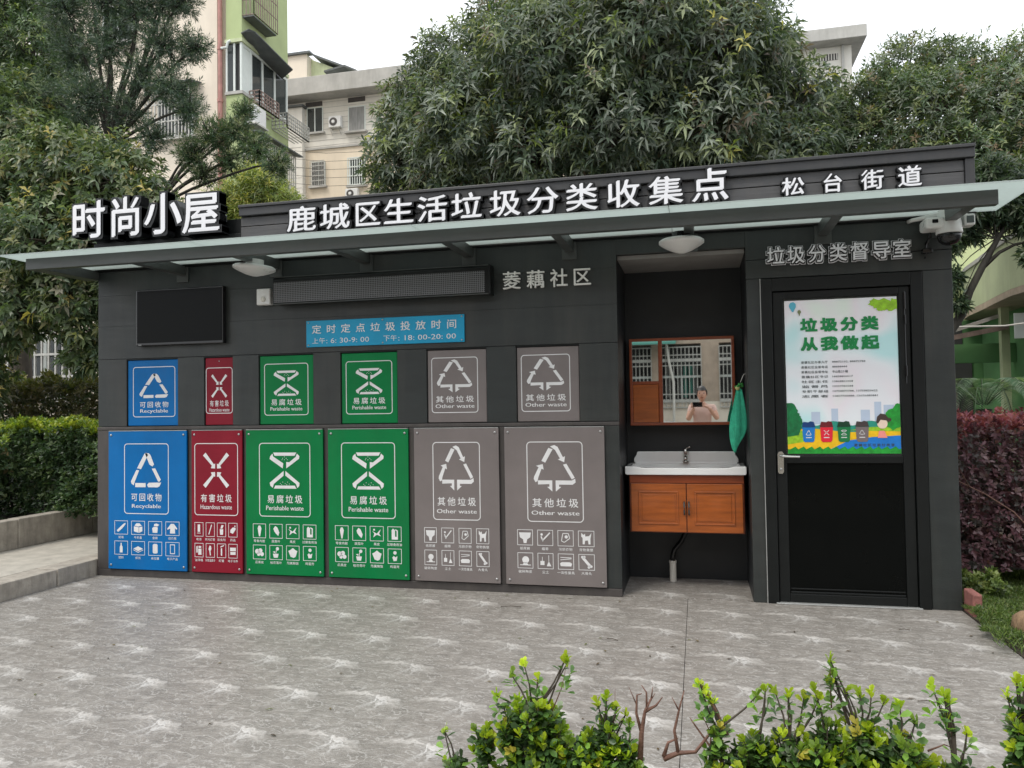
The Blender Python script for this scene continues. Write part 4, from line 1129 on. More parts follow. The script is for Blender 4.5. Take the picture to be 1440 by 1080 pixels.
cells(tm, '菱藕社区垃圾分类宣', 1.03, 1.285, 1.078, 1.098, .0122, .02, .2, 1)
o = obj('small_print', tm, pm('small_print', (60, 70, 72)), t); o['kind'] = 'stuff'
_gl.clear(); bpy.data.objects.remove(_fo)

# ================================================================== BUILDINGS
def window(parent, x0, x1, z0, z1, y, style='panes', frame='upvc', depth=.12):
    """opening pieces set into a wall that faces -Y at y"""
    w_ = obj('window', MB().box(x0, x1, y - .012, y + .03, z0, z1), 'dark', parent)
    f = MB(); t_ = max(.04, (x1 - x0) * .05)
    for q in ((x0, x1, z0, z0 + t_), (x0, x1, z1 - t_, z1), (x0, x0 + t_, z0 + t_, z1 - t_), (x1 - t_, x1, z0 + t_, z1 - t_), ((x0 + x1) / 2 - t_ * .6, (x0 + x1) / 2 + t_ * .6, z0 + t_, z1 - t_)):
        f.box(q[0], q[1], y - .05, y - .014, q[2], q[3])
    obj('frame', f, frame, w_)
    xm = (x0 + x1) / 2
    for a, b in ((x0 + t_, xm - t_ * .6), (xm + t_ * .6, x1 - t_)):
        obj('pane', MB().box(a, b, y - .03, y - .022, z0 + t_, z1 - t_), 'winglass', w_)
    obj('sill', MB().box(x0 - .12, x1 + .12, y - .22, y - .001, z0 - .12, z0 - .005), 'concrete', w_)
    return w_
def bars(parent, x0, x1, z0, z1, y, step, rad, m='bars', rails=4, name='grille'):
    g = MB()
    n = max(2, int((x1 - x0) / step))
    for i in range(n + 1):
        x = x0 + (x1 - x0) * i / n
        g.box(x - rad, x + rad, y - rad, y + rad, z0, z1)
    for j in range(rails):
        z = z0 + (z1 - z0) * j / (rails - 1)
        g.box(x0, x1, y - rad * 1.2, y + rad * 1.2, z - rad * 1.3, z + rad * 1.3)
    o = obj(name, g, m, parent); o['kind'] = 'stuff'
    return o
def aircon(x, y, z, wd, ht, label):
    t = thing('air_conditioner', (x, y, z), label, 'air conditioner')
    obj('case', MB().box(x - wd / 2, x + wd / 2, y - .35, y - .04, z, z + ht), 'plastic_white', t, bevel=.02)
    obj('fan_grille', MB().lathe([(ht * .38, 0), (ht * .38, -.015), (ht * .30, -.02)], (x - wd * .1, y - .351, z + ht / 2), 20, 'y'), 'frame_grey', t)
    obj('fan_hub', MB().lathe([(ht * .17, 0), (ht * .15, -.03)], (x - wd * .1, y - .372, z + ht / 2), 14, 'y'), 'plastic_white', t)
    mb = MB()
    for sx in (-wd * .35, wd * .35):
        mb.box(x + sx - .02, x + sx + .02, y - .42, y, z - .05, z - .005)
        mb.tube([(x + sx, y - .4, z - .04), (x + sx, y - .01, z - .4)], .018, 6)
    obj('bracket', mb, 'bars', t)

# --- cream apartment block far behind (centre left)
B = thing('apartment_block', (-14, 42, 0), 'cream flat-roofed apartment block far behind, seen left of the large tree', 'building')
box('wall', -25.6, 1.0, 37.0, 48, 0, 17.2, 'cream2', B)
box('wall', -25.6, 1.0, 37.0, 48, 17.2, 20.19, 'whitewall', B)
box('pilaster', -24.15, -22.9, 36.6, 36.998, 0, 19.75, 'whitewall', B)
obj('pilaster_cap', MB().box(-24.3, -22.75, 36.4, 37.0, 19.755, 19.86), 'awning', B)
for z in (13.7, 17.18):
    box('string_course', -22.9, 1.0, 36.90, 36.998, z, z + .12, 'concrete', B)
gm = MB()
for k in range(10):
    z = 17.4 + k * .33
    gm.box(-25.55, .9, 36.985, 36.9985, z, z + .018)
for k in range(18):
    gm.box(-24.1, -22.95, 36.585, 36.5985, 8 + k * .62, 8.018 + k * .62)
o = obj('joint_lines', gm, 'concrete', B); o['kind'] = 'stuff'
obj('eaves_slab', MB().box(-26.6, 1.6, 35.9, 48, 20.20, 21.25), 'concrete', B, bevel=.03)
for a, b in ((-22.85, -21.75), (-20.05, -18.95), (-16.9, -15.8)):
    box('vent_slot', a, b, 36.96, 36.998, 19.86, 20.14, 'frame_grey', B)
window(B, -22.78, -21.70, 18.25, 19.80, 37.0)
w4 = obj('window', MB().box(-20.06, -18.93, 36.955, 36.998, 18.05, 19.6), 'upvc', B)
obj('shutter', MB().box(-19.98, -19.01, 36.93, 36.953, 18.12, 19.52), 'curtain', w4)
obj('sill', MB().box(-20.2, -18.8, 36.7, 36.998, 17.93, 18.045), 'concrete', w4)
w5 = window(B, -22.5, -21.58, 14.95, 16.45, 37.0); bars(w5, -22.5, -21.58, 14.95, 16.45, 36.8, .12, .016, rails=6)
w6 = window(B, -20.03, -18.97, 14.80, 16.42, 37.0); bars(w6, -20.03, -18.97, 14.8, 16.42, 36.8, .15, .022, 'upvc', 4)
for a in (-16.5, -13.5, -10.0, -6.5, -3.0):
    for z in (18.2, 14.9):
        window(B, a, a + 1.1, z, z + 1.5, 37.0)
for a in (-22.4, -19.9, -16.5, -13.5):
    for z in (11.4, 8.2): window(B, a, a + 1.1, z, z + 1.5, 37.0)
obj('rooftop_room', MB().prismx([(41, 21.0), (41, 25.2), (47, 25.2), (47, 21.0)], -32, -24.9), 'cream', B)
obj('rooftop_room', MB().prism([(-24.9, 21.0), (-21.6, 21.0), (-21.6, 23.6), (-24.9, 25.1)], 41.6, 46.5), 'greenpale', B)
obj('room_coping', MB().box(-32.2, -24.6, 40.8, 41.3, 25.2, 25.34), 'awning', B)
obj('room_coping', MB().prism([(-24.6, 25.18), (-21.3, 23.66), (-21.3, 23.78), (-24.6, 25.32)], 41.3, 46.8), 'awning', B)
obj('teal_roof', MB().prism([(-21.4, 22.6), (-16.3, 23.0), (-15.3, 22.5), (-15.3, 22.2), (-21.4, 22.2)], 40, 44), 'teal', B)
obj('lean_to_roof', MB().prism([(-22.4, 22.75), (-21.0, 22.95), (-20.2, 22.55), (-20.2, 22.45), (-21.0, 22.84), (-22.4, 22.64)], 38.5, 41), 'awning', B)
obj('rooftop_rail', MB().box(-25.9, -23.6, 36.6, 36.8, 21.255, 21.42), 'awning', B)
aircon(-20.80, 37.0, 18.35, .78, .66, 'white air conditioner between the two upper windows of the cream block')
aircon(-19.75, 37.0, 13.95, .78, .60, 'white air conditioner under the barred window just above the fascia')
# --- C: top of a pale building above the trees
C_ = thing('tower_block', (6.0, 38, 0), 'pale building corner with flat eaves rising between the two tree crowns', 'building')
box('wall', 1.2, 7.35, 32.8, 42, 0, 18.05, 'whitewall', C_)
obj('eaves_slab', MB().box(.6, 7.88, 32.0, 42.5, 18.055, 18.62), 'concrete', C_, bevel=.02)
box('corner_pipe', 6.9, 7.0, 32.68, 32.79, 0, 18.04, 'concrete', C_)
vm = MB()
box('vent_slot', 5.65, 6.75, 32.775, 32.798, 17.42, 17.72, 'frame_grey', C_)
for k in range(9): vm.box(5.72 + k * .12, 5.76 + k * .12, 32.75, 32.774, 17.42, 17.72)
o = obj('vent_bars', vm, 'whitewall', C_); o['kind'] = 'stuff'
window(C_, 6.0, 6.85, 15.2, 16.55, 32.8); window(C_, 3.0, 4.0, 15.2, 16.55, 32.8)
C2 = thing('far_block', (2.0, 46, 0), 'sliver of pale rooftop wall at the top edge above the large tree', 'building')
box('wall', -2.0, 3.1, 44, 50, 0, 26.1, 'cream', C2); box('coping', -2.2, 3.3, 43.8, 50, 26.1, 26.4, 'concrete', C2)

# --- A: beige block with the green bay
A = thing('corner_building', (-20, 24, 0), 'tall beige building with green corner bay, awning and window cages at upper left', 'building')
box('wall', -34, -17.42, 20.0, 23.3, 0, 30, 'cream', A)
box('wall', -17.419, -17.05, 20.35, 23.3, 0, 30, 'cream', A)
XA = -16.375
box('green_bay', -17.045, XA, 20.0, 23.38, 15.42, 30, 'greenwall', A)
box('green_bay', -17.045, XA, 20.0, 23.38, 3.0, 13.30, 'greenwall', A)
box('bay_ledge', -17.06, XA + .06, 19.93, 23.38, 13.305, 13.42, 'concrete', A)
box('bay_ledge', -17.06, XA + .06, 19.93, 23.38, 15.28, 15.415, 'greenpale', A)
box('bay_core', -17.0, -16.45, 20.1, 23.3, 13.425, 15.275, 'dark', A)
bf = MB()
for x in (-17.02, -16.70, -16.42): bf.box(x - .035, x + .035, 19.99, 20.06, 13.425, 15.275)
for y in (20.05, 20.65, 21.45, 22.35, 23.3): bf.box(XA - .07, XA, y - .05, y + .05, 13.425, 15.275)
bf.box(XA - .07, XA - .01, 20.1, 23.25, 15.15, 15.27); bf.box(XA - .07, XA - .01, 20.1, 23.25, 13.43, 13.52)
obj('window_frame', bf, 'upvc', A)
for y0, y1 in ((20.7, 21.4), (21.5, 22.3), (22.4, 23.25)):
    obj('pane', MB().box(XA - .05, XA - .04, y0, y1, 13.53, 15.14), 'winglass', A)
obj('curtain', MB().box(XA - .072, XA - .066, 21.5, 22.25, 13.53, 14.6), 'upvc', A)
obj('side_panel', MB().box(XA - .06, XA - .02, 20.11, 20.6, 13.53, 15.14), 'upvc', A)
obj('pane', MB().box(-16.97, -16.74, 20.02, 20.03, 13.43, 15.27), 'winglass', A)

# awning over the side windows
aw = MB()
def aws(z, fl):
    v = [(XA, 19.95, 15.62 + z), (XA + .32, 19.95, 15.72 + z), (XA + .55, 20.05, 15.62 + z), (XA + .97, 22.05, 15.0 + z), (XA, 22.9, 15.10 + z), (XA, 21.2, 15.30 + z)]
    f = [(0, 1, 2, 5), (2, 3, 4, 5)]
    aw.add(v, [q[::-1] for q in f] if fl else f)
aws(0, False); aws(-.04, True)
aw.add([(XA, 19.95, 15.58), (XA + .32, 19.95, 15.68), (XA + .32, 19.95, 15.72), (XA, 19.95, 15.62)], [(0, 1, 2, 3)])
aw.add([(XA + .55, 20.05, 15.58), (XA + .97, 22.05, 14.96), (XA + .97, 22.05, 15.0), (XA + .55, 20.05, 15.62)], [(0, 1, 2, 3)])
obj('awning', aw, 'awning', A)
def cage(x0, x1, y0, y1, z0, z1, m, step, rad, name='window_cage'):
    g = MB()
    ny = int((y1 - y0) / step); nx = max(1, int((x1 - x0) / step))
    for i in range(ny + 1):
        y = y0 + (y1 - y0) * i / ny; g.box(x1 - rad, x1 + rad, y - rad, y + rad, z0, z1)
    for i in range(nx + 1):
        x = x0 + (x1 - x0) * i / nx
        g.box(x - rad, x + rad, y0 - rad, y0 + rad, z0, z1)
        g.box(x - rad, x + rad, y0, y1, z0 - rad, z0 + rad)
    for z in np.linspace(z0, z1, 5):
        g.box(x1 - rad, x1 + rad, y0, y1, z - rad, z + rad); g.box(x0, x1, y0 - rad, y0 + rad, z - rad, z + rad)
    o = obj(name, g, m, A); o['kind'] = 'stuff'
cage(XA, XA + .48, 20.06, 21.75, 16.32, 18.6, 'rustbars', .15, .013)
box('cage_floor', XA, XA + .46, 20.06, 21.7, 16.24, 16.29, 'awning', A)
cage(XA, XA + .42, 20.5, 21.9, 13.0, 13.6, 'rustbars', .16, .018)
cage(XA, XA + .67, 22.1, 23.9, 12.7, 13.3, 'bars', .16, .018)
# lower cage with its small roof
cage(-16.35, -15.62, 20.0, 22.6, 9.2, 11.62, 'bars', .15, .017)
obj('cage_roof', MB().prism([(-16.4, 11.85), (-15.38, 11.66), (-15.38, 11.71), (-16.4, 11.92)], 19.7, 22.8), 'awning', A)
box('cage_wall', -16.36, -16.30, 20.1, 22.5, 8.6, 9.8, 'greenpale', A)
window(A, -20.0, -18.45, 11.9, 13.4, 20.0)
bars(A, -20.2, -18.3, 11.7, 13.7, 19.5, .14, .018, 'bars', 4)
obj('cage_roof', MB().prismx([(19.3, 13.72), (20, 13.9), (20, 13.95), (19.3, 13.78)], -20.4, -18.1), 'awning', A)
window(A, -26.0, -24.6, 11.9, 13.4, 20.0); bars(A, -26.2, -24.4, 11.7, 13.7, 19.5, .14, .018, 'rustbars', 4)
window(A, -26.0, -24.6, 15.9, 17.4, 20.0); window(A, -22.5, -21.1, 15.9, 17.4, 20.0)
pm_ = MB(); pm_.tube([(-17.23, 19.9, 0), (-17.23, 19.9, 30)], .085, 10)
for z in (13.1, 15.1, 17.2, 10): pm_.lathe([(.11, -.07), (.11, .07)], (-17.23, 19.9, z), 10)
obj('rain_pipe', pm_, 'pinkpipe', A)
pm_ = MB(); pm_.tube([(-17.13, 19.82, 15.05), (-16.9, 19.82, 15.05), (-16.85, 19.82, 15.25), (-16.75, 19.85, 15.3)], .05, 8)
obj('branch_pipe', pm_, 'upvc', A)
pm_ = MB(); pm_.tube([(-19.6, 19.93, 16.2), (-19.3, 19.9, 14.6), (-18.8, 19.9, 13.2), (-18.2, 19.9, 12.6)], .018, 5); pm_.tube([(-19.55, 19.93, 16.2), (-19.3, 19.93, 14.5), (-18.9, 19.95, 13.0)], .01, 4)
obj('hanging_cable', pm_, 'bark', A)
t = thing('air_conditioner', (XA + .2, 21.0, 12.0), 'white air conditioner with slatted side mounted on the green bay', 'air conditioner')
obj('case', MB().box(XA + .02, XA + .42, 20.15, 20.98, 12.25, 12.95), 'plastic_white', t, bevel=.02)
g = MB()
for k in range(7): g.box(XA + .06, XA + .38, 20.13, 20.149, 12.32 + k * .085, 12.36 + k * .085)
obj('slats', g, 'frame_grey', t)
obj('bracket', MB().box(XA, XA + .5, 20.1, 21.0, 12.18, 12.24), 'bars', t)

# --- E: low building behind the left planting
E_ = thing('low_building', (-13, 10, 0), 'low beige building with a barred window behind the left hedge', 'building')
box('wall', -22, -9.6, 8.0, 13, 0, 4.1, 'cream', E_)
window(E_, -14.3, -12.5, 1.75, 3.05, 8.0); bars(E_, -14.35, -12.45, 1.7, 3.1, 7.8, .16, .018, 'bars', 4)
obj('roof_slab', MB().box(-22.2, -9.4, 7.6, 13, 4.105, 4.25), 'concrete', E_)

# --- D: green building on the right
Dg = thing('green_building', (6, 9, 0), 'green building with curved pale balcony behind the kiosk on the right', 'building')
box('wall', 2.4, 12, 10.6, 14, 2.9, 5.6, 'greenyellow', Dg)
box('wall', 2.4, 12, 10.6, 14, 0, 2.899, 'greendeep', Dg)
edge = [(5.35, 11.0), (4.90, 10.45), (4.79, 9.84), (4.70, 8.9), (4.58, 7.87), (4.50, 7.07), (4.52, 6.5), (4.75, 5.9), (5.3, 5.5), (6.2, 5.3), (8.0, 5.3)]
def resamp(e, k=4):
    out = []
    for i in range(len(e) - 1):
        for j in range(k):
            q = j / k; out.append((e[i][0] * (1 - q) + e[i + 1][0] * q, e[i][1] * (1 - q) + e[i + 1][1] * q))
    return out + [e[-1]]
obj('balcony_floor', MB().prismz((edge + [(8.0, 10.59), (5.4, 10.59)])[::-1], 2.90, 3.0), mat('brown_soffit', (.42, .33, .25), .8, var=.15), Dg)
pb = MB(); ins = [(x + .10, y + .05) for x, y in edge]
pb.prismz((edge + ins[::-1])[::-1], 3.002, 3.72); obj('parapet', pb, 'greenpale', Dg, smooth=False)
pb = MB(); pb.prismz(([(x - .03, y - .01) for x, y in edge] + [(x + .04, y) for x, y in ins[::-1]])[::-1], 3.722, 3.79); obj('parapet_cap', pb, 'concrete', Dg)
box('balcony_ledge', 3.9, 4.75, 10.2, 10.59, 3.62, 3.80, 'upvc', Dg)
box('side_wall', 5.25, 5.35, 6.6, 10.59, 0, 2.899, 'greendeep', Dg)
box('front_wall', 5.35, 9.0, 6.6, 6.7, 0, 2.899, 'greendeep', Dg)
box('round_post', 4.86, 4.98, 8.5, 8.62, 0, 2.899, 'greenpale', Dg)
box('lintel', 3.3, 5.24, 9.0, 9.15, 2.02, 2.34, 'greendeep', Dg)
box('porch_pillar', 3.95, 4.12, 8.9, 9.1, 0, 2.019, 'greenyellow', Dg)
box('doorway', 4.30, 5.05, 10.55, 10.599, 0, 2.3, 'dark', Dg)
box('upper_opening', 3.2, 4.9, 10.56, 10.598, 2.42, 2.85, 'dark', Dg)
obj('leaning_board', MB().prism([(3.7, 2.36), (4.95, 2.76), (4.95, 2.82), (3.7, 2.42)][::-1], 8.6, 8.8), 'concrete', Dg)
obj('leaning_board', MB().prism([(3.6, 2.28), (4.9, 2.52), (4.9, 2.60), (3.6, 2.36)][::-1], 8.3, 8.5), 'rustbars', Dg)
window(Dg, 3.4, 4.6, 4.2, 5.2, 10.6)
obj('notice', MB().box(4.66, 4.84, 7.4, 7.42, 2.30, 2.68), 'upvc', Dg)
t = thing('overhead_cable', (3.6, 5, 2.3), 'pale cable sagging in front of the green building at right', 'cable')
mb = MB(); mb.tube([(2.2, 5, 2.36), (3.0, 5, 2.30), (3.7, 5, 2.29), (4.5, 5, 2.38), (6, 5, 2.6)], .012, 6)
obj('strand', mb, 'cable', t)
t = thing('drain_post', (4.25, 5.5, 0), 'thin dark green upright post in front of the green building', 'post')
mb = MB(); mb.tube([(4.20, 5.5, 0), (4.20, 5.5, 2.4)], .025, 8)
obj('post', mb, 'greendeep', t)
obj('foot', MB().lathe([(.05, 0), (.05, .03), (.03, .05)], (4.20, 5.5, 0), 10), 'concrete', t)

# --- the building across the lane behind the camera (seen in the mirror)
F = thing('terrace_house', (0, -13, 0), 'beige tiled house with barred windows reflected in the mirror', 'building')
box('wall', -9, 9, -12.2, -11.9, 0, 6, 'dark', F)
def fwall(x0, x1, z0, z1, m): obj('wall', MB().box(x0, x1, -11.9 + .001, -11.5, z0, z1), m, F)
fwall(-9, 9, 0, 1.45, 'cream'); fwall(-9, 9, 2.78, 6, 'siding')
fwall(.10, .50, 1.451, 2.779, 'siding'); fwall(-1.02, -.78, 1.451, 2.779, 'siding'); fwall(1.7, 2.3, 1.451, 2.779, 'siding'); fwall(-3.2, -2.6, 1.451, 2.779, 'siding')
fwall(-9, -4.8, 1.451, 2.779, 'siding'); fwall(4.5, 9, 1.451, 2.779, 'siding')
obj('eave', MB().prismx([(-11.499, 2.80), (-10.9, 2.74), (-10.9, 2.78), (-11.499, 2.92)], -9, -.45), 'teal', F)
for x0, x1 in ((-2.6, -1.02), (-.78, .10), (.50, 1.70)):
    g = MB(); y = -11.46
    n = int((x1 - x0) / .085)
    for i in range(n + 1):
        x = x0 + (x1 - x0) * i / n; g.box(x - .009, x + .009, y - .009, y + .009, 1.30, 2.70)
    for z in (1.32, 1.62, 2.28, 2.52, 2.70): g.box(x0, x1, y - .012, y + .012, z - .012, z + .012)
    for zc in (1.47, 2.40):
        for i in range(n):
            x = x0 + (x1 - x0) * (i + .5) / n
            g.lathe([(.036, -.006), (.042, -.006), (.042, .006), (.036, .006)], (x, y, zc), 8, 'y')
    o = obj('grille', g, 'bars', F); o['kind'] = 'stuff'
    obj('frame', MB().box(x0, x1, -11.62, -11.58, 2.0, 2.05).box((x0 + x1) / 2 - .02, (x0 + x1) / 2 + .02, -11.62, -11.58, 1.452, 1.999), 'upvc', F)
t = thing('laundry', (-.25, -11.66, 1.5), 'dark and teal clothes hanging behind the reflected grille', 'laundry')
lm = MB()
for k, (x, c) in enumerate([(-.68, 'curtain'), (-.52, 'dark'), (-.38, 'curtain'), (-.26, 'teal'), (-.14, 'teal'), (-.02, 'curtain')]):
    mb = MB()
    pts = [(x + .055 * q / 6 * 1.6 - .044, -11.70 + .02 * math.sin(q * 2.1)) for q in range(7)]
    mb.prismz(pts + [(a, b - .006) for a, b in pts[::-1]], 1.55 + .05 * (k % 3), 2.30)
    obj('garment', mb, c, t)
t = thing('downpipe', (-.62, -11.3, 0), 'bent pale downpipe on the house reflected in the mirror', 'pipe')
mb = MB(); mb.tube([(-.75, -11.38, 3.1), (-.66, -11.38, 2.75), (-.62, -11.38, 2.4), (-.52, -11.38, 1.9), (-.52, -11.38, 1.3), (-.56, -11.38, .2)], .03, 10)
obj('pipe', mb, 'pvc', t, smooth=True)
# parked car
t = thing('parked_car', (-1.9, -9.0, 0), 'white car parked across the lane, its bonnet reflected in the mirror', 'car')
y0, y1 = -9.9, -8.2
side = [(-4.1, .35), (-4.15, .75), (-4.05, 1.02), (-3.6, 1.08), (-3.1, 1.42), (-2.0, 1.46), (-1.25, 1.12), (-.35, 1.02), (.02, .86), (.08, .40), (-.05, .28), (-4.0, .28)]
mb = MB(); mb.prism(side[::-1], y0, y1); obj('body', mb, 'carwhite', t, bevel=.07)
for a in ([(-3.5, 1.08), (-3.02, 1.38), (-2.60, 1.40), (-2.60, 1.08)], [(-2.52, 1.08), (-2.52, 1.40), (-2.03, 1.41), (-1.40, 1.10)]):
    for y in (y1 + .001, y0 - .011):
        mb = MB(); mb.prism(a[::-1], y, y + .010); obj('side_window', mb, 'winglass', t)
for x in (-3.35, -.75):
    for y in (y0 + .10, y1 - .10):
        o = obj('wheel', MB().lathe([(.31, -.11), (.315, 0), (.31, .11)], (x, y, .315), 24, 'y'), 'tyre', t)
        obj('rim', MB().lathe([(.19, -.115), (.19, .115)], (x, y, .315), 18, 'y'), 'chrome', o)
for y in (y0 + .25, y1 - .25): obj('headlight', MB().box(.02, .085, y - .16, y + .16, .62, .76), 'winglass', t)
box('bumper', .02, .13, y0 + .05, y1 - .05, .32, .50, 'carwhite', t, bevel=.03)

# ================================================================== FOLIAGE
def leaf_mesh(name, p, d, nrm, l, wd, col, m='leaf', parent=None, kind=None, droop=.15, blunt=False):
    """one folded, pointed leaf (four triangles) per row of the arrays"""
    n = len(p)
    d = d / np.linalg.norm(d, axis=1, keepdims=True)
    s = np.cross(d, nrm); s /= np.maximum(np.linalg.norm(s, axis=1, keepdims=True), 1e-6)
    u = np.cross(s, d)
    L = l[:, None]; W = wd[:, None]
    nv = 7 if blunt else 5
    v = np.empty((n, nv, 3))
    v[:, 0] = p
    v[:, 1] = p + d * L * .48 + s * W * .5 + u * W * .18
    v[:, 2] = p + d * L * .48 - s * W * .5 + u * W * .18
    v[:, 3] = p + d * L * .52
    v[:, 4] = p + d * L
    v[:, 4, 2] -= l * droop
    tri = [[0, 1, 3], [0, 3, 2], [1, 4, 3], [3, 4, 2]]
    if blunt:                                  # spoon-shaped leaf with a rounded tip
        v[:, 1] = p + d * L * .36 + s * W * .36 + u * W * .12
        v[:, 2] = p + d * L * .36 - s * W * .36 + u * W * .12
        v[:, 5] = p + d * L * .74 + s * W * .48 + u * W * .10
        v[:, 6] = p + d * L * .74 - s * W * .48 + u * W * .10
        tri = [[0, 1, 3], [0, 3, 2], [1, 5, 3], [3, 6, 2], [5, 4, 3], [3, 4, 6]]
    nt_ = len(tri)
    c = p.mean(0); c[2] = p[:, 2].min()
    vv = (v - c).reshape(-1, 3).astype(np.float32)
    base = np.arange(n)[:, None] * nv
    f = (base[:, :, None] + np.array(tri)[None]).reshape(-1).astype(np.int32)
    me = bpy.data.meshes.new(name)
    nf = n * nt_
    me.vertices.add(n * nv); me.loops.add(nf * 3); me.polygons.add(nf)
    me.vertices.foreach_set('co', vv.reshape(-1))
    me.loops.foreach_set('vertex_index', f)
    me.polygons.foreach_set('loop_start', np.arange(0, nf * 3, 3, dtype=np.int32))
    me.update(calc_edges=True)
    at = me.color_attributes.new('Col', 'FLOAT_COLOR', 'POINT')
    cc = np.ones((n, nv, 4), dtype=np.float32); cc[:, :, :3] = col[:, None, :]
    cc[:, 4, :3] *= 1.12; cc[:, 3, :3] *= .92
    at.data.foreach_set('color', cc.reshape(-1))
    me.materials.append(M[m])
    o = link(name, me, parent, tuple(c))
    if kind: o['kind'] = kind
    return o

def unit(n):
    a = rng.normal(size=(n, 3)); return a / np.linalg.norm(a, axis=1, keepdims=True)

def shoots(lobes, dens, rmin=.5):
    P, A, Rr = [], [], []
    Lb = np.array([l[:4] for l in lobes], float)
    for x, y, z, r in Lb:
        n = int(dens * r * r)
        u = unit(n)
        k = rmin + (1 - rmin) * rng.random(n) ** .6
        # ragged outline
        k *= 1 + .16 * np.sin(u[:, 0] * 7 + x * 3) * np.sin(u[:, 2] * 6 + z * 5) + rng.normal(size=n) * .06
        p = np.array([x, y, z]) + u * (r * k)[:, None]
        P.append(p); A.append(u); Rr.append(k)
    P = np.concatenate(P); A = np.concatenate(A); Rr = np.concatenate(Rr)
    keep = np.ones(len(P), bool)
    for x, y, z, r in Lb:
        q = np.linalg.norm(P - np.array([x, y, z]), axis=1) / r
        keep &= q > rmin * .92
    return P[keep], A[keep], Rr[keep]

def rosette(P, A, n, L, W, spread, palette, upb=.5, jitter=.3, new=0.0, newcol=None, fine=3.0, gain=2.05):
    """n leaves round every shoot tip"""
    m_ = len(P)
    ax = A + np.array([0, 0, upb]); ax = ax + rng.normal(size=ax.shape) * .35
    ax /= np.linalg.norm(ax, axis=1, keepdims=True)
    ref = unit(m_)
    e1 = np.cross(ax, ref); e1 /= np.linalg.norm(e1, axis=1, keepdims=True); e2 = np.cross(ax, e1)
    pal = np.array([c for c, _ in palette]); wt = np.array([w_ for _, w_ in palette], float); wt /= wt.sum()
    ci = rng.choice(len(pal), m_, p=wt)
    patch = .5 + .5 * np.sin(P[:, 0] * fine + 1.3) * np.sin(P[:, 2] * fine * 1.2 + .7) * np.sin(P[:, 1] * fine + .2)
    br = .72 + .55 * patch + rng.normal(size=m_) * .10
    col = pal[ci] * gain * np.clip(br, .45, 1.6)[:, None]
    if new > 0:
        nw = (rng.random(m_) < new); col[nw] = np.array(newcol) * (.8 + .4 * rng.random((nw.sum(), 1)))
    PP, DD, NN, LL, WW, CC = [], [], [], [], [], []
    ph = rng.random(m_) * 6.28
    for k in range(n):
        a = ph + k * 2.4 + rng.normal(size=m_) * jitter
        sp = np.radians(spread * (.45 + .75 * (k + 1) / n) + rng.normal(size=m_) * 9)
        d = ax * np.cos(sp)[:, None] + (e1 * np.cos(a)[:, None] + e2 * np.sin(a)[:, None]) * np.sin(sp)[:, None]
        l = L * (.7 + .5 * rng.random(m_))
        PP.append(P - ax * (k * .012 * L / .12)[..., None] if False else P - ax * (k * .1 * L)); DD.append(d); NN.append(ax + rng.normal(size=ax.shape) * .25); LL.append(l); WW.append(W * (.75 + .5 * rng.random(m_)))
        CC.append(col * (.85 + .3 * rng.random((m_, 1))))
    return tuple(np.concatenate(q) for q in (PP, DD, NN, LL, WW, CC))

def limbs(mb, base, tips, r0, rtip=.012, sag=.12):
    for tpt in tips:
        b = Vector(base); e = Vector(tpt)
        pts = []
        for i in range(7):
            q = i / 6
            p = b.lerp(e, q)
            p.z += sag * math.sin(math.pi * q) * (e - b).length * .5
            p += Vector((math.sin(q * 7 + e.x * 3), math.cos(q * 6 + e.y), 0)) * .035 * (e - b).length * q * (1 - q) * 2
            pts.append(p)
        mb.tube(pts, [r0 * (1 - i / 6) ** 1.1 + rtip for i in range(7)], 7)

def twigs(mb, P, lobes, cnt, rad=.006):
    idx = rng.choice(len(P), min(cnt, len(P)), replace=False)
    Lb = np.array([l[:3] for l in lobes], float)
    for i in idx:
        p = P[i]; c = Lb[np.argmin(np.linalg.norm(Lb - p, axis=1))]
        a = Vector(c); b = Vector(p); mid = a.lerp(b, .5) + Vector((0, 0, -.04))
        mb.tube([a, mid, b], [rad * 1.9, rad * 1.3, rad * .6], 4, cap=False)

def tree(name, label, cat, base, fork, lobes, dens, n, L, W, spread, palette, rt=.14, bark='bark', limb_r=.07, lm='leaf', tw=400, group=None, rmin=.5, droop=.18, **kw):
    t = thing(name, base, label, cat, group)
    P, A, Rr = shoots(lobes, dens, rmin)
    tr = MB()
    b = Vector(base); f = Vector(fork)
    pts = [b.lerp(f, i / 5) + Vector((.05 * math.sin(i * 1.7) * rt * 4, .03 * math.cos(i * 2.1) * rt * 4, 0)) for i in range(6)]
    tr.tube(pts, [rt * (1.25 - .5 * i / 5) for i in range(6)], 12)
    obj('trunk', tr, bark, t, smooth=True)
    lb = MB(); limbs(lb, pts[-1], [l[:3] for l in lobes], limb_r)
    twigs(lb, P, lobes, tw)
    obj('limbs', lb, bark, t, smooth=True)
    leaf_mesh('crown', *rosette(P, A, n, L, W, spread, palette, **kw), m=lm, parent=t, kind='stuff', droop=droop)
    return t

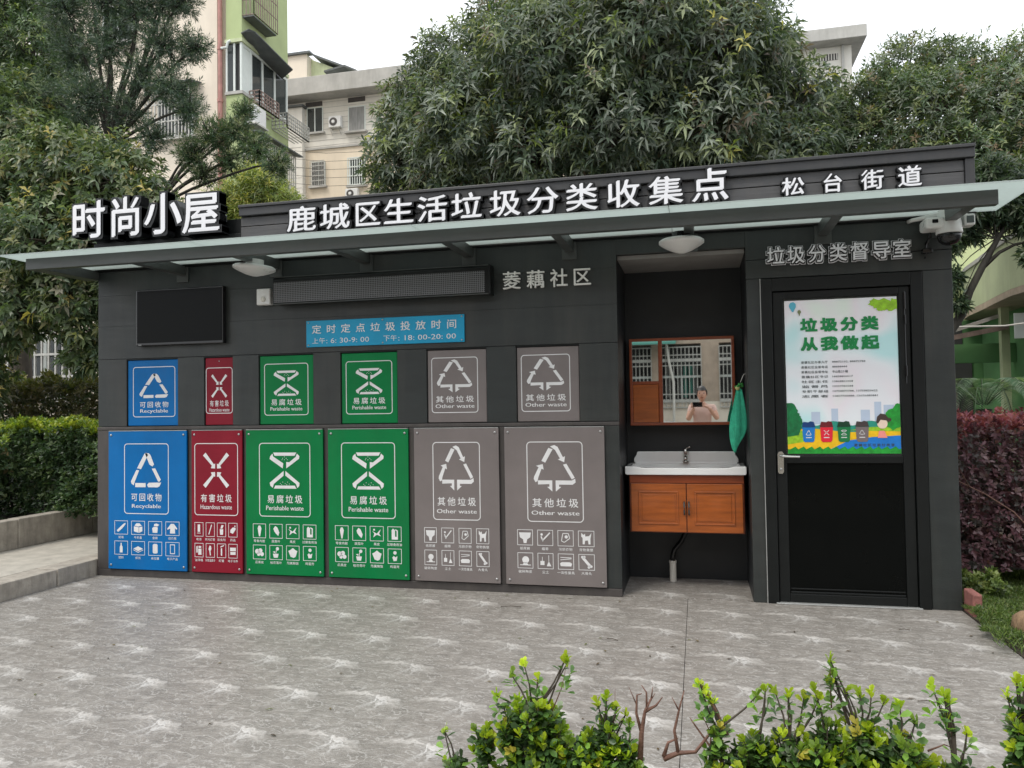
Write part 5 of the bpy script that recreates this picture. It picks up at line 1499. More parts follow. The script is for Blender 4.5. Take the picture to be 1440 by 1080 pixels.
DK = ((.030, .048, .026), 3); MD = ((.052, .082, .040), 4); GY = ((.095, .115, .082), 2.2); LT = ((.125, .165, .055), 1.4); BR = ((.085, .060, .036), .5); YL = ((.30, .25, .05), .25)
central = [(-4.20, 5, 5.05, .58), (-3.95, 5, 5.75, .62), (-4.2, 5.2, 4.5, .55), (-3.3, 5, 6.3, .72), (-2.55, 5.2, 6.75, .75), (-3.0, 4.6, 5.3, .9), (-3.3, 4.8, 4.5, .7), (-1.7, 5, 7.1, .9), (-1.9, 4.4, 6.0, 1.0),
           (-2.1, 4.5, 4.85, .8), (-.6, 4.8, 7.2, .95), (-.6, 4.2, 6.1, 1.0), (-.9, 4.3, 5.0, .9), (.2, 5, 6.85, .75), (.35, 4.4, 5.9, .9), (.2, 4.4, 4.9, .85), (.85, 5, 6.0, .62), (1.35, 5.2, 5.45, .55), (1.3, 5.2, 5.0, .6), (1.15, 4.8, 4.6, .6),
           (-1.4, 6, 7.7, 1.0), (0, 6.2, 7.5, .9), (-2.4, 6.2, 6.1, 1.0), (-.5, 6.4, 6, 1.2), (.6, 6.2, 5.2, 1.0), (-3.4, 6.0, 5.3, .8)]
tree('broadleaf_tree', 'huge dark evergreen tree with drooping glossy leaves behind the kiosk centre', 'tree', (-1.5, 5.2, 0), (-1.4, 5.2, 3.6), central, 1050, 8, .140, .034, 78,
     [((.034, .050, .034), 3), ((.062, .082, .058), 4), ((.115, .130, .108), 3.5), ((.135, .155, .088), 1.8), ((.085, .068, .050), .5), ((.26, .24, .07), .12)], gain=2.2, rt=.20, limb_r=.09, tw=700, upb=.35, new=.035, newcol=(.20, .26, .06), droop=.30)  # greyed, lifted leaf colours also carry the haze over the crown
right = [(2.02, 6, 5.35, .38), (1.95, 6.1, 4.9, .45), (2.45, 6, 5.6, .5), (2.95, 6, 5.95, .55), (3.5, 6.1, 5.85, .55), (4.2, 6, 5.65, .65), (4.9, 6.2, 5.7, .7), (2.3, 5.8, 4.95, .55), (3.1, 5.6, 5.2, .7), (3.9, 5.6, 5.0, .8), (2.6, 5.6, 4.3, .6), (3.4, 5.3, 4.3, .7), (4.3, 5.3, 4.2, .75), (5, 6, 5, .9), (2.0, 5.8, 4.3, .5), (2.3, 5.7, 3.7, .45)]
tree('evergreen_tree', 'bushy grey-green evergreen tree behind the right end of the kiosk', 'tree', (3.4, 6.2, 0), (3.3, 6.1, 3.4), right, 2300, 7, .092, .024, 72,
     [((.038, .062, .030), 3), ((.066, .090, .058), 4), ((.112, .126, .100), 3), ((.12, .14, .065), 1.2), ((.12, .09, .055), .6)], gain=2.2, rt=.14, limb_r=.06, tw=400, upb=.6, new=.04, newcol=(.2, .25, .06))  # haze over this crown is put into the leaf greys as well
# dark slender tree that leans out from behind the kiosk's right corner
near = [(3.0, 3.1, 3.25, .20), (2.62, 3.05, 3.5, .22), (2.9, 2.95, 3.6, .22), (2.45, 3, 3.2, .15), (3.5, 3.1, 3.4, .25), (2.68, 3, 3.30, .22), (2.50, 3, 2.98, .17), (2.95, 3, 3.38, .24), (3.28, 3, 3.2, .22), (2.52, 3, 2.62, .13), (2.58, 2.95, 2.36, .10), (3.25, 2.9, 2.80, .13), (3.2, 3.1, 3.5, .25), (2.75, 3.05, 3.08, .12), (3.42, 3, 3.0, .15)]
t = thing('slender_tree', (2.3, 3, 0), 'slender dark-barked tree leaning right with small dark leaves, beside the dome camera', 'tree')
tr = MB(); tr.tube([(2.20, 3, 0), (2.35, 3, 1.2), (2.47, 3, 2.02), (2.62, 3, 2.25), (2.70, 3, 2.48), (2.82, 3, 2.72), (2.98, 3, 3.02), (3.1, 3, 3.2)], [.06, .055, .048, .042, .036, .034, .024, .014], 10)
tr.tube([(2.83, 3, 2.72), (2.98, 3, 2.86), (3.12, 3, 2.93), (3.4, 3, 2.98)], [.024, .018, .014, .01], 8)
obj('trunk', tr, 'bark_dark', t, smooth=True)
P, A, _ = shoots(near, 4600, .2)
lb = MB(); limbs(lb, (2.95, 3, 3.0), [l[:3] for l in near], .004, .003)
twigs(lb, P, near, 120, .0028); obj('limbs', lb, 'bark_dark', t)
leaf_mesh('crown', *rosette(P, A, 6, .085, .024, 62, [((.020, .034, .020), 4), ((.035, .055, .028), 3), ((.07, .085, .055), 1)], upb=.2), parent=t, kind='stuff', droop=.25)

# left planting
broad = [(-7.0, 2.0, 2.42, .30), (-7.12, 2.1, 2.08, .24), (-6.85, 2.1, 2.05, .22), (-8.3, 2.5, 4.6, .75), (-7.5, 2.3, 4.35, .65), (-6.75, 2.2, 4.15, .55), (-6.2, 2.1, 3.75, .42), (-8.4, 2.2, 3.5, .8), (-7.5, 2, 3.45, .65), (-6.75, 2, 3.3, .55), (-8.6, 2, 2.55, .7), (-7.85, 1.9, 2.62, .45), (-7.1, 1.9, 2.75, .42), (-6.5, 2.1, 2.95, .42), (-6.15, 2.2, 2.55, .3), (-8.7, 1.9, 1.75, .55), (-6.25, 2.3, 3.2, .4), (-8.9, 2.6, 5.3, .7), (-9.2, 2.4, 4.2, .8)]
tree('yellowing_tree', 'leafy tree with yellow-tinged leaves filling the left edge beside the kiosk', 'tree', (-9.0, 2.5, .33), (-8.6, 2.4, 2.6), broad, 1300, 7, .105, .040, 74,
     [((.036, .056, .032), 3), ((.062, .088, .046), 4), ((.100, .122, .068), 3), ((.15, .155, .07), .8), ((.24, .20, .07), .2), ((.17, .16, .12), .6)], rt=.09, limb_r=.04, tw=400, upb=.35, droop=.28)
tall = [(-10.3, 4, 8.1, .8), (-9.6, 4, 8.4, .65), (-10.2, 4.2, 7.1, .9), (-9.55, 4, 7.0, .6), (-10.3, 4, 6.1, .9), (-9.3, 4, 6.2, .6), (-9.9, 3.6, 5.3, .8), (-9.0, 3.8, 5.4, .55), (-11, 4, 8, 1.0), (-11, 4, 6.5, 1), (-9.1, 4, 7.9, .35)]
tree('tall_dark_tree', 'tall dark green tree at the upper left corner of the view', 'tree', (-10.2, 4.3, .3), (-10.2, 4.2, 5.0), tall, 1500, 7, .090, .026, 70,
     [((.034, .056, .030), 3), ((.058, .088, .042), 4), ((.11, .14, .05), 1.4), ((.085, .11, .08), 2)], rt=.15, limb_r=.05, tw=250, upb=.3, droop=.3)
needle = [(-6.2, 3, 6.1, .25), (-6.3, 3, 5.3, .25), (-7.0, 3, 5.8, .3), (-6.7, 3.1, 6.9, .3), (-7.55, 3, 6.9, .42), (-7.5, 3, 6.3, .38), (-8.1, 3.1, 6.3, .42), (-8.2, 3, 6.9, .40), (-7.0, 3, 6.7, .40), (-6.65, 3, 6.2, .36), (-6.4, 3, 6.75, .30), (-6.55, 3, 5.6, .33), (-7.75, 3, 5.6, .42), (-7.2, 3, 5.35, .28), (-7.9, 3, 5.0, .38), (-7.35, 3, 4.75, .32), (-6.85, 3, 5.0, .26), (-6.95, 3, 7.3, .4), (-7.9, 3, 7.5, .45), (-6.35, 3.05, 7.3, .3), (-8.5, 3, 5.7, .35)]
tree('podocarpus_tree', 'fine-needled dark tree with visible limbs against the beige building', 'tree', (-7.65, 3.1, .3), (-7.5, 3, 4.9), needle, 3200, 9, .070, .0100, 55,
     [((.028, .048, .034), 4), ((.045, .068, .048), 3), ((.085, .105, .085), 1.6)], rt=.07, bark='bark_dark', limb_r=.016, tw=420, upb=.5, rmin=.15, droop=.05)
# arching needle branch = second, lower tree of the same kind
arch = [(-6.3, 3, 4.72, .24), (-5.95, 3, 4.92, .26), (-5.6, 3, 4.95, .24), (-5.35, 3, 4.70, .22), (-5.05, 3, 4.48, .20), (-6.1, 3, 4.45, .20), (-5.75, 3.05, 4.6, .22), (-5.5, 3, 5.2, .16)]
tree('arching_needle_tree', 'lower needle-leaved tree arching right in front of the barred cages', 'tree', (-7.1, 3, .3), (-6.85, 3, 4.0), arch, 5200, 8, .062, .0095, 55,
     [((.034, .060, .032), 4), ((.055, .082, .042), 3), ((.12, .13, .08), 1.5)], rt=.035, bark='bark_dark', limb_r=.010, tw=260, upb=.5, rmin=.1, droop=.05)
bamboo = [(-9.0, 8, 5.6, .5), (-8.5, 8, 5.95, .38), (-8.15, 8, 5.75, .45), (-7.75, 8, 5.4, .42), (-9.4, 8, 5.2, .5), (-8.4, 8, 5.2, .6), (-7.55, 8, 5.0, .4)]
tree('bamboo_clump', 'yellow-green feathery bushy tree just above the fascia left of centre', 'tree', (-8.4, 8, 0), (-8.4, 8, 4.6), bamboo, 1900, 7, .15, .020, 62,
     [((.10, .13, .035), 3), ((.17, .19, .05), 3), ((.26, .24, .07), 1.5), ((.06, .09, .03), 2)], rt=.06, limb_r=.025, tw=200, upb=.5, rmin=.2, droop=.35)

def hedgebox(name, label, cat, x0, x1, y0, y1, z0, z1, n, L, W, pal, paltop, topn, wob=.05):
    t = thing(name, ((x0 + x1) / 2, (y0 + y1) / 2, z0), label, cat)
    st = MB()
    for k in range(int((x1 - x0) / .16)):
        x = x0 + .1 + k * .16; y = rng.uniform(y0 + .12, y1 - .12)
        st.tube([(x, y, z0 - .02), (x + rng.uniform(-.1, .1), y, (z0 + z1) / 2), (x + rng.uniform(-.18, .18), y + rng.uniform(-.1, .1), z1 - .06)], [.014, .010, .004], 5)
    obj('stems', st, 'bark_dark', t)
    q = rng.random((n, 3))
    p = np.stack([x0 + q[:, 0] * (x1 - x0), y0 + (y1 - y0) * q[:, 1] ** 1.8, z0 + .03 + q[:, 2] * (z1 - z0 - .05)], 1)
    p[:, 1] += .05 * np.sin(p[:, 0] * 9) * np.sin(p[:, 2] * 8)
    A = np.tile(np.array([0, -.8, .45]), (n, 1))
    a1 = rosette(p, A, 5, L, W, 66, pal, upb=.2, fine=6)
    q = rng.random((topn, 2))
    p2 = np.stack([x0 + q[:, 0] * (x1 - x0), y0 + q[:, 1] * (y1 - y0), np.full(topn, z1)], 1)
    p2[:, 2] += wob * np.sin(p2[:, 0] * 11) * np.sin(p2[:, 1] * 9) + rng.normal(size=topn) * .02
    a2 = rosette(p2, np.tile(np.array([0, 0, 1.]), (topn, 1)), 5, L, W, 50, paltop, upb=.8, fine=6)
    leaf_mesh('foliage', *[np.concatenate([u, v]) for u, v in zip(a1, a2)], m='leaf', parent=t, kind='stuff', droop=.1)
    return t
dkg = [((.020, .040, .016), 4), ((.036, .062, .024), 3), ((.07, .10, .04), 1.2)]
hedgebox('trimmed_hedge', 'clipped dark hedge with bright yellow-green top left of the kiosk', 'hedge', -7.6, -5.15, .9, 2.1, .33, 1.26, 5200, .05, .024, dkg, [((.12, .16, .018), 4), ((.18, .20, .03), 3), ((.07, .11, .025), 3)], 5200)  # top shoots are yellow-green; light falling on them is painted in too
hedgebox('olive_hedge', 'brownish olive hedge rising behind the clipped hedge', 'hedge', -9.6, -5.4, 2.6, 3.6, .33, 1.80, 6500, .075, .030, [((.050, .052, .026), 3), ((.085, .082, .04), 3), ((.13, .11, .06), 1.2), ((.045, .065, .03), 2)], [((.08, .09, .03), 3), ((.13, .12, .05), 2)], 1600, .12)
hedgebox('low_shrub', 'dark low shrub at the left edge above the planter wall', 'shrub', -8.6, -6.75, .05, .85, .33, 1.12, 3600, .065, .030, [((.030, .052, .022), 4), ((.055, .082, .032), 3), ((.11, .13, .06), 1.4), ((.10, .08, .04), .6)], [((.07, .10, .03), 3), ((.16, .20, .04), 1.2)], 900, .10)
pur = [((.070, .034, .042), 4), ((.105, .052, .062), 3), ((.050, .044, .042), 3), ((.16, .110, .118), 2)]
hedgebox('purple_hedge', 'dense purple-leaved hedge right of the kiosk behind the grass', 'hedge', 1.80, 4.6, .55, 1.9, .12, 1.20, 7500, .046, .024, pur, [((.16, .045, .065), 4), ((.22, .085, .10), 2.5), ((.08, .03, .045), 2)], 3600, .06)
hedgebox('green_sprig_bush', 'small pale green bush under the purple hedge by the kiosk corner', 'shrub', 1.72, 2.02, .30, .55, .04, .16, 110, .045, .024, [((.08, .11, .03), 3), ((.13, .15, .05), 2), ((.04, .06, .02), 3)], [((.15, .18, .06), 2), ((.08, .12, .03), 2)], 60, .04)
# bare arching stem over the purple hedge
t = thing('bare_stem', (1.9, .42, .2), 'pale bare arching stem crossing the purple hedge', 'branch')
mb = MB(); mb.tube([(1.70, .46, .86), (1.80, .42, .80), (1.95, .40, .72), (2.12, .40, .60), (2.24, .42, .46), (2.34, .48, .12)], [.002, .004, .0045, .005, .0055, .006], 7); mb.tube([(1.85, .41, .775), (1.80, .38, .86), (1.77, .38, .92)], [.003, .002, .001], 5)
obj('stem', mb, 'twig', t, smooth=True)

def blades(name, label, cat, pts, n, h, wd, pal, kind=None, spread=.5, parent=None):
    n = len(pts)
    p = np.array(pts, float)
    a = rng.random(n) * 6.28
    d = np.stack([np.cos(a) * spread * rng.random(n), np.sin(a) * spread * rng.random(n), np.ones(n)], 1)
    pl = np.array([c for c, _ in pal]); w_ = np.array([q for _, q in pal], float); w_ /= w_.sum()
    col = pl[rng.choice(len(pl), n, p=w_)] * (.75 + .5 * rng.random((n, 1)))
    return leaf_mesh(name, p, d, unit(n) * np.array([1, 1, .1]), h * (.55 + .7 * rng.random(n)), wd * (.8 + .4 * rng.random(n)), col, parent=parent, kind=kind, droop=.25)
# grass to the right of the paving
def inpoly(x, y): return (x > 1.60 + .06 * np.sin(y * 9) + .02 * np.sin(y * 31)) & (x > 1.69 - (y < -.12) * .06 ) | ((x > 1.69) & (y > -.1))
q = rng.random((90000, 2)); gx_ = 1.52 + q[:, 0] * 1.5; gy_ = -1.05 + q[:, 1] * 2.3
k_ = (gx_ > 1.675 - .10 * np.clip((-gy_ - .12) / .6, 0, 1) + .02 * np.sin(gy_ * 23))  & (rng.random(len(gx_)) < np.clip((gy_ + 1.02) * 2.6, 0, 1))
gz = .02 + .05 * np.sin(gx_ * 5) * np.sin(gy_ * 6) ** 2
o = blades('grass', '', '', np.stack([gx_, gy_, np.clip(gz, 0.0, 1)], 1)[k_], 0, .055, .0055, [((.095, .16, .035), 4), ((.16, .23, .06), 3), ((.06, .10, .03), 2), ((.22, .24, .10), 1)], kind='stuff', spread=1.3)
q = rng.random((5000, 2))
o = blades('grass', '', '', np.stack([-8.2 + q[:, 0] * 2.8, -1.6 + q[:, 1] * 2.2 , np.full(5000, .33)], 1)[(-8.2 + q[:, 0] * 2.8) < -6.40], 0, .10, .009, [((.03, .055, .02), 3), ((.06, .09, .03), 2)], kind='stuff', spread=1.2)
def strappy(x, y, z, n, h, label, pal, spread=1.0):
    t = thing('strap_plant', (x, y, z), label, 'plant')
    mb = MB(); P, F = [], []
    leafs = []
    for i in range(n):
        a = rng.random() * 6.28; l = h * (.7 + .5 * rng.random()); o_ = spread * l * (.3 + .7 * rng.random())
        wd = .014
        prev = None; vs = []; sx, sy = -math.sin(a) * wd, math.cos(a) * wd
        for j in range(6):
            q = j / 5
            r_ = o_ * q; zz_ = z + l * (q - .42 * spread * q * q * (r_ / (o_ + 1e-6)) )
            ww = 1 - q * .95
            vs += [(x + math.cos(a) * r_ + sx * ww, y + math.sin(a) * r_ + sy * ww, zz_), (x + math.cos(a) * r_ - sx * ww, y + math.sin(a) * r_ - sy * ww, zz_)]
        mb.add(vs, [(2 * j, 2 * j + 1, 2 * j + 3, 2 * j + 2) for j in range(5)])
    o = obj('leaves', mb, pal, t, smooth=True); o['kind'] = 'stuff'
M['strap'] = mat('dark_strap_leaf', (.045, .075, .035), .5, var=.5, scale=12)
strappy(-6.75, -.25, .33, 150, .52, 'clump of dark grassy strap leaves on the planter wall at left', 'strap', .9)
strappy(-6.95, .35, .33, 90, .42, 'smaller strap-leaf clump behind the first on the left planter', 'strap', .9)
# sago fern
def frond_plant(name, label, x, y, z, specs, pal):
    t = thing(name, (x, y, 0), label, 'fern')
    obj('stem', MB().lathe([(.09, 0), (.10, z * .5), (.07, z)], (x, y, 0), 10), 'bark_dark', t, smooth=True)
    for (ax, ay, l, rise) in specs:
        n = 44
        q = np.linspace(.06, 1, n)
        nr = math.hypot(ax, ay)
        cx = x + ax / nr * l * q * .85; cy = y + ay / nr * l * q * .85; cz = z + rise * q - (rise * .95 + .12) * q ** 2.6
        C3 = np.stack([cx, cy, cz], 1)
        tg = np.gradient(C3, axis=0); tg /= np.linalg.norm(tg, axis=1, keepdims=True)
        sd_ = np.cross(tg, np.array([0, 0, 1.])); sd_ /= np.linalg.norm(sd_, axis=1, keepdims=True)
        P = np.concatenate([C3, C3]); D_ = np.concatenate([sd_ + tg * .5 - [0, 0, .15], -sd_ + tg * .5 - [0, 0, .15]])
        ll = np.concatenate([np.sin(np.pi * (q * .86 + .08))] * 2) * .155
        col = np.array(pal)[rng.integers(0, len(pal), 2 * n)] * (.8 + .4 * rng.random((2 * n, 1)))
        f = leaf_mesh('frond', P, D_, np.tile(np.array([0, 0, 1.]), (2 * n, 1)), ll, np.full(2 * n, .014), col, parent=t, droop=.1)
        rb = MB(); rb.tube([tuple(c) for c in C3[::6]], .004, 4)
        obj('rib', rb, 'strap', f)
sp = [(math.cos(a), math.sin(a), 0.66 + .1 * math.sin(a * 3), .74 + .14 * math.cos(a * 5)) for a in np.linspace(0, 6.0, 15)]
frond_plant('sago_fern', 'arching blue-green sago fern above the purple hedge', 2.50, 2.10, 1.30, sp, [(.08, .15, .09), (.14, .21, .14), (.22, .29, .22)])
sp = [(math.cos(a), math.sin(a), .5, .5) for a in np.linspace(.3, 6.2, 11)]
frond_plant('small_fern', 'smaller dark green fern at the right edge above the purple hedge', 3.25, 2.7, 1.12, sp, [(.04, .09, .04), (.07, .13, .06)])
# brick and rocks edging the grass
t = thing('edging_brick', (1.70, -.05, 0), 'upright reddish brick at the kiosk right corner', 'brick')
obj('brick', MB().box(1.676, 1.732, -.16, .03, -.02, .145), 'brick', t, bevel=.010)
def rock(label, x, y, z, rx, ry, rz, seed):
    rr_ = np.random.default_rng(seed)
    bm_ = MB(); n1, n2 = 12, 8; vs = []; fs = []
    for j in range(n2 + 1):
        for i in range(n1):
            th = math.pi * j / n2; ph = 2 * math.pi * i / n1
            k = 1 + .13 * math.sin(3 * ph + seed) * math.sin(2 * th) + .10 * rr_.normal()
            if j in (0, n2): k = 1
            sgn = lambda v: math.copysign(abs(v) ** .7, v)
            vs.append((x + rx * k * sgn(math.sin(th) * math.cos(ph)), y + ry * k * sgn(math.sin(th) * math.sin(ph)), z + rz * k * sgn(math.cos(th))))
    for j in range(n2):
        for i in range(n1):
            a, b = j * n1 + i, j * n1 + (i + 1) % n1; fs.append((a, a + n1, b + n1, b))
    bm_.add(vs, fs)
    o = obj('rock', bm_, 'rock', None, smooth=True); tag(o, label, 'rock')
rock('tan rock edging the grass at the right margin', 1.83, -.66, .05, .075, .20, .10, 3)
rock('low tan rock behind the first one in the grass', 2.05, -.25, .04, .10, .12, .07, 5)

# ---- foreground hedge, at the camera's feet
def near_shrub(name, label, lobes, dens, base_xy, tips, bare=()):
    t = thing(name, (base_xy[0], base_xy[1], 0), label, 'shrub')
    lobes = [(x, y, z - .022, r * .93) for x, y, z, r in lobes]
    P, A, _ = shoots(lobes, dens, .12)
    up_ = np.array([0, 0, 1.]); A = A * .45 + up_ * .8
    P = np.concatenate([P, np.array(tips)]) if len(tips) else P
    A = np.concatenate([A, np.tile(up_, (len(tips), 1))]) if len(tips) else A
    zt = np.array([l[2] + l[3] for l in lobes]).max()
    # depth inside its own clump decides old or young leaf
    Lb = np.array(lobes, float)
    dist = np.min(np.linalg.norm(P[:, None, :] - Lb[None, :, :3], axis=2) / Lb[None, :, 3], axis=1)
    young = (dist > .58) & (rng.random(len(P)) < .8) | (np.arange(len(P)) >= len(P) - len(tips))
    sets = []
    for msk, pal, L, W, n, spd in ((young, [((.15, .21, .012), 4), ((.22, .27, .018), 3.5), ((.09, .14, .02), 2), ((.26, .23, .04), .5)], .020, .0112, 6, 40),
                                   (~young, [((.035, .065, .024), 3), ((.06, .105, .035), 3), ((.12, .15, .10), 2), ((.025, .042, .02), 2)], .022, .0120, 7, 68)):
        if msk.sum(): sets.append(rosette(P[msk], A[msk], n, L, W, spd, pal, upb=.25, fine=14))
    for i, k in enumerate(range(3)):               # leaf pairs further down each shoot
        off = A / np.linalg.norm(A, axis=1, keepdims=True) * (.018 * (i + 1))
        sets.append(rosette(P - off + rng.normal(size=P.shape) * .004, A, 3, .024, .0125, 70, [((.06, .12, .03), 3), ((.11, .20, .035), 3), ((.035, .07, .025), 3)], upb=.2, fine=14))
    leaf_mesh('foliage', *[np.concatenate(q) for q in zip(*sets)], m='leaf', parent=t, kind='stuff', droop=.05, blunt=True)
    st = MB()
    for i in rng.choice(len(P), min(260, len(P)), replace=False):
        p = Vector(P[i]); l = Lb[np.argmin(np.linalg.norm(Lb[:, :3] - P[i], axis=1))]
        c = Vector(l[:3]) - Vector((0, 0, l[3] * .8))
        st.tube([c, c.lerp(p, .55) + Vector((0, 0, -.01)), p], [.0030, .0020, .0012], 4, cap=False)
    for tp in tips:
        l = Lb[np.argmin(np.linalg.norm(Lb[:, :3] - np.array(tp), axis=1))]
        st.tube([Vector(l[:3]), Vector(l[:3]).lerp(Vector(tp), .6) + Vector((.005, 0, 0)), Vector(tp)], [.0028, .002, .0012], 5, cap=False)
    for l in lobes:
        c = Vector(l[:3]) - Vector((0, 0, l[3] * .8)); b = Vector((base_xy[0] + (l[0] - base_xy[0]) * .5, base_xy[1], 0))
        st.tube([b, b.lerp(c, .5) + Vector((.01, .01, 0)), c], [.010, .007, .004], 6)
    obj('stems', st, 'bark', t, smooth=True)
    if bare:
        br = MB()
        for pts, r_ in bare: br.tube(pts, [r_ * (1 - .75 * i / (len(pts) - 1)) for i in range(len(pts))], 6)
        obj('bare_branches', br, 'twig', t, smooth=True)
Yh = -4.0
L1 = [(-.365, Yh, .730, .060), (-.335, Yh + .02, .680, .065), (-.40, Yh, .690, .050), (-.345, Yh, .61, .08), (-.475, Yh, .675, .030), (-.54, Yh, .61, .030), (-.50, Yh, .56, .045), (-.43, Yh, .575, .05)]
near_shrub('foreground_shrub', 'leftmost foreground shrub with one tall sprig and bright green tips', L1, 20000, (-.38, Yh), [(-.382, Yh, .818), (-.412, Yh, .795), (-.352, Yh, .79), (-.290, Yh, .835), (-.286, Yh, .826), (-.567, Yh, .66), (-.445, Yh, .745), (-.50, Yh, .62)],
           [([(-.33, Yh, .70), (-.30, Yh, .77), (-.289, Yh, .815)], .0018), ([(-.45, Yh, .52), (-.47, Yh, .60), (-.44, Yh, .67)], .003), ([(-.47, Yh, .55), (-.52, Yh, .585), (-.55, Yh, .60)], .003)])
L2 = [(-.255, Yh, .655, .055), (-.215, Yh, .690, .045), (-.255, Yh, .60, .07), (-.19, Yh, .62, .06), (-.165, Yh, .66, .040), (-.165, Yh, .57, .06), (-.22, Yh, .55, .07), (-.30, Yh, .57, .06)]
near_shrub('foreground_shrub', 'second foreground shrub from the left, next to dry reddish twigs', L2, 20000, (-.22, Yh), [(-.203, Yh, .758), (-.180, Yh, .742), (-.222, Yh, .745), (-.163, Yh, .725), (-.155, Yh, .71)],
           [([(-.135, Yh, .62), (-.130, Yh, .69), (-.122, Yh, .735), (-.108, Yh, .765)], .0075), ([(-.130, Yh, .69), (-.140, Yh, .73), (-.138, Yh, .768), (-.128, Yh, .772)], .004), ([(-.122, Yh, .735), (-.098, Yh, .75), (-.085, Yh, .768)], .004), ([(-.118, Yh, .74), (-.118, Yh, .775), (-.128, Yh, .79)], .003),
            ([(-.14, Yh, .75), (-.155, Yh, .785)], .0015), ([(-.20, Yh, .66), (-.185, Yh, .72), (-.184, Yh, .78)], .0015), ([(-.108, Yh, .765), (-.104, Yh, .79)], .002), ([(-.112, Yh, .755), (-.10, Yh, .775)], .002)])
L3 = [(.065, Yh, .665, .055), (.035, Yh, .62, .05), (.10, Yh, .70, .045), (.115, Yh, .64, .07), (.165, Yh, .70, .055), (.175, Yh, .63, .08), (-.045, Yh, .60, .035), (-.03, Yh, .56, .045), (.06, Yh, .56, .07), (.03, Yh, .735, .020), (.02, Yh, .70, .02)]
near_shrub('foreground_shrub', 'third foreground shrub with a dark arching spray and bare pinkish twigs', L3, 15500, (.08, Yh), [(.105, Yh, .785), (.122, Yh, .80), (.14, Yh, .795), (.165, Yh, .79), (.195, Yh, .785), (.225, Yh, .79), (-.008, Yh, .80), (.0, Yh, .79), (.008, Yh, .778), (.018, Yh, .765)],
           [([(.045, Yh, .70), (.02, Yh, .755), (.002, Yh, .79), (-.016, Yh, .808)], .004), ([(-.085, Yh, .64), (-.055, Yh, .655), (-.02, Yh, .66), (.01, Yh, .70), (.03, Yh, .715)], .006), ([(-.055, Yh, .655), (-.062, Yh, .70), (-.050, Yh, .75), (-.040, Yh, .785)], .0045), ([(-.053, Yh, .745), (-.066, Yh, .77)], .002),
            ([(.065, Yh, .60), (.02, Yh, .66), (-.02, Yh, .715), (-.03, Yh, .73)], .0035), ([(-.085, Yh, .645), (-.075, Yh, .675), (-.055, Yh, .685)], .005), ([(.05, Yh, .57), (.06, Yh, .63), (.045, Yh, .68)], .0025), ([(.01, Yh, .665), (.012, Yh, .70), (-.004, Yh, .735)], .0025)])
L4 = [(.235, Yh, .72, .055), (.255, Yh, .66, .08), (.30, Yh, .735, .050), (.33, Yh, .67, .075), (.37, Yh, .72, .045), (.40, Yh, .66, .06), (.31, Yh, .58, .08), (.22, Yh, .58, .08), (.41, Yh, .59, .07)]
near_shrub('foreground_shrub', 'widest foreground shrub right of centre with yellow-green tips', L4, 15000, (.31, Yh), [(.243, Yh, .822), (.252, Yh, .835), (.247, Yh, .865), (.276, Yh, .805), (.30, Yh, .80), (.322, Yh, .805), (.345, Yh, .79), (.372, Yh, .785), (.215, Yh, .805), (.40, Yh, .755)],
           [([(.247, Yh, .77), (.246, Yh, .82), (.247, Yh, .86)], .0018)])
L5 = [(.47, Yh, .69, .035), (.455, Yh, .64, .05), (.50, Yh, .60, .06), (.585, Yh, .77, .045), (.60, Yh, .70, .05), (.57, Yh, .61, .06), (.64, Yh, .78, .06), (.66, Yh, .68, .08), (.53, Yh, .67, .03)]
near_shrub('foreground_shrub', 'foreground shrub cut by the right edge with a loose tall sprig', L5, 15000, (.54, Yh), [(.432, Yh, .823), (.452, Yh, .812), (.460, Yh, .80), (.458, Yh, .765), (.562, Yh, .815), (.578, Yh, .845), (.59, Yh, .838), (.49, Yh, .74), (.60, Yh, .83)],
           [([(.47, Yh, .69), (.46, Yh, .755), (.44, Yh, .805)], .002), ([(.42, Yh, .70), (.45, Yh, .715), (.49, Yh, .70)], .002)])
# fallen leaves and twigs on the paving
lp = []
for k in range(70):
    lp.append((rng.uniform(-4.6, 1.7), rng.uniform(-2.7, -.05), .004))
lp = np.array(lp)
col = np.array([(.12, .08, .04), (.2, .15, .06), (.08, .06, .04), (.16, .18, .06)])[rng.integers(0, 4, 70)]
a = rng.random(70) * 6.28
leaf_mesh('leaf_litter', lp, np.stack([np.cos(a), np.sin(a), np.full(70, .05)], 1), np.tile(np.array([0, 0, 1.]), (70, 1)), np.full(70, .035) * (.4 + rng.random(70)), np.full(70, .012), col, kind='stuff', droop=0)
mb = MB()
for x, y, l, an in ((.55, -1.62, .11, .4), (-.55, -1.05, .07, -.3), (1.15, -.55, .06, .1), (1.62, -1.25, .18, -.5), (-1.35, -.45, .14, .2), (.95, -1.75, .08, .05), (1.55, -1.42, .12, -.2)):
    mb.tube([(x, y, .008), (x + l * .5 * math.cos(an), y + l * .5 * math.sin(an), .012), (x + l * math.cos(an), y + l * math.sin(an), .006)], .0025, 5)
o = obj('twig_litter', mb, 'bark', None); o['kind'] = 'stuff'

# overhead wires across the cream block
t = thing('overhead_wires', (-14, 30, 13), 'thin dark wires sagging in front of the cream apartment block', 'wires')
mb = MB()
for k in range(5):
    z = 12.6 + k * .42
    mb.tube([(-20.5, 30, z + .5), (-18, 30, z + .1), (-15, 30, z - .05), (-11, 30, z + .2)], .010, 4)
obj('wires', mb, 'bark', t)

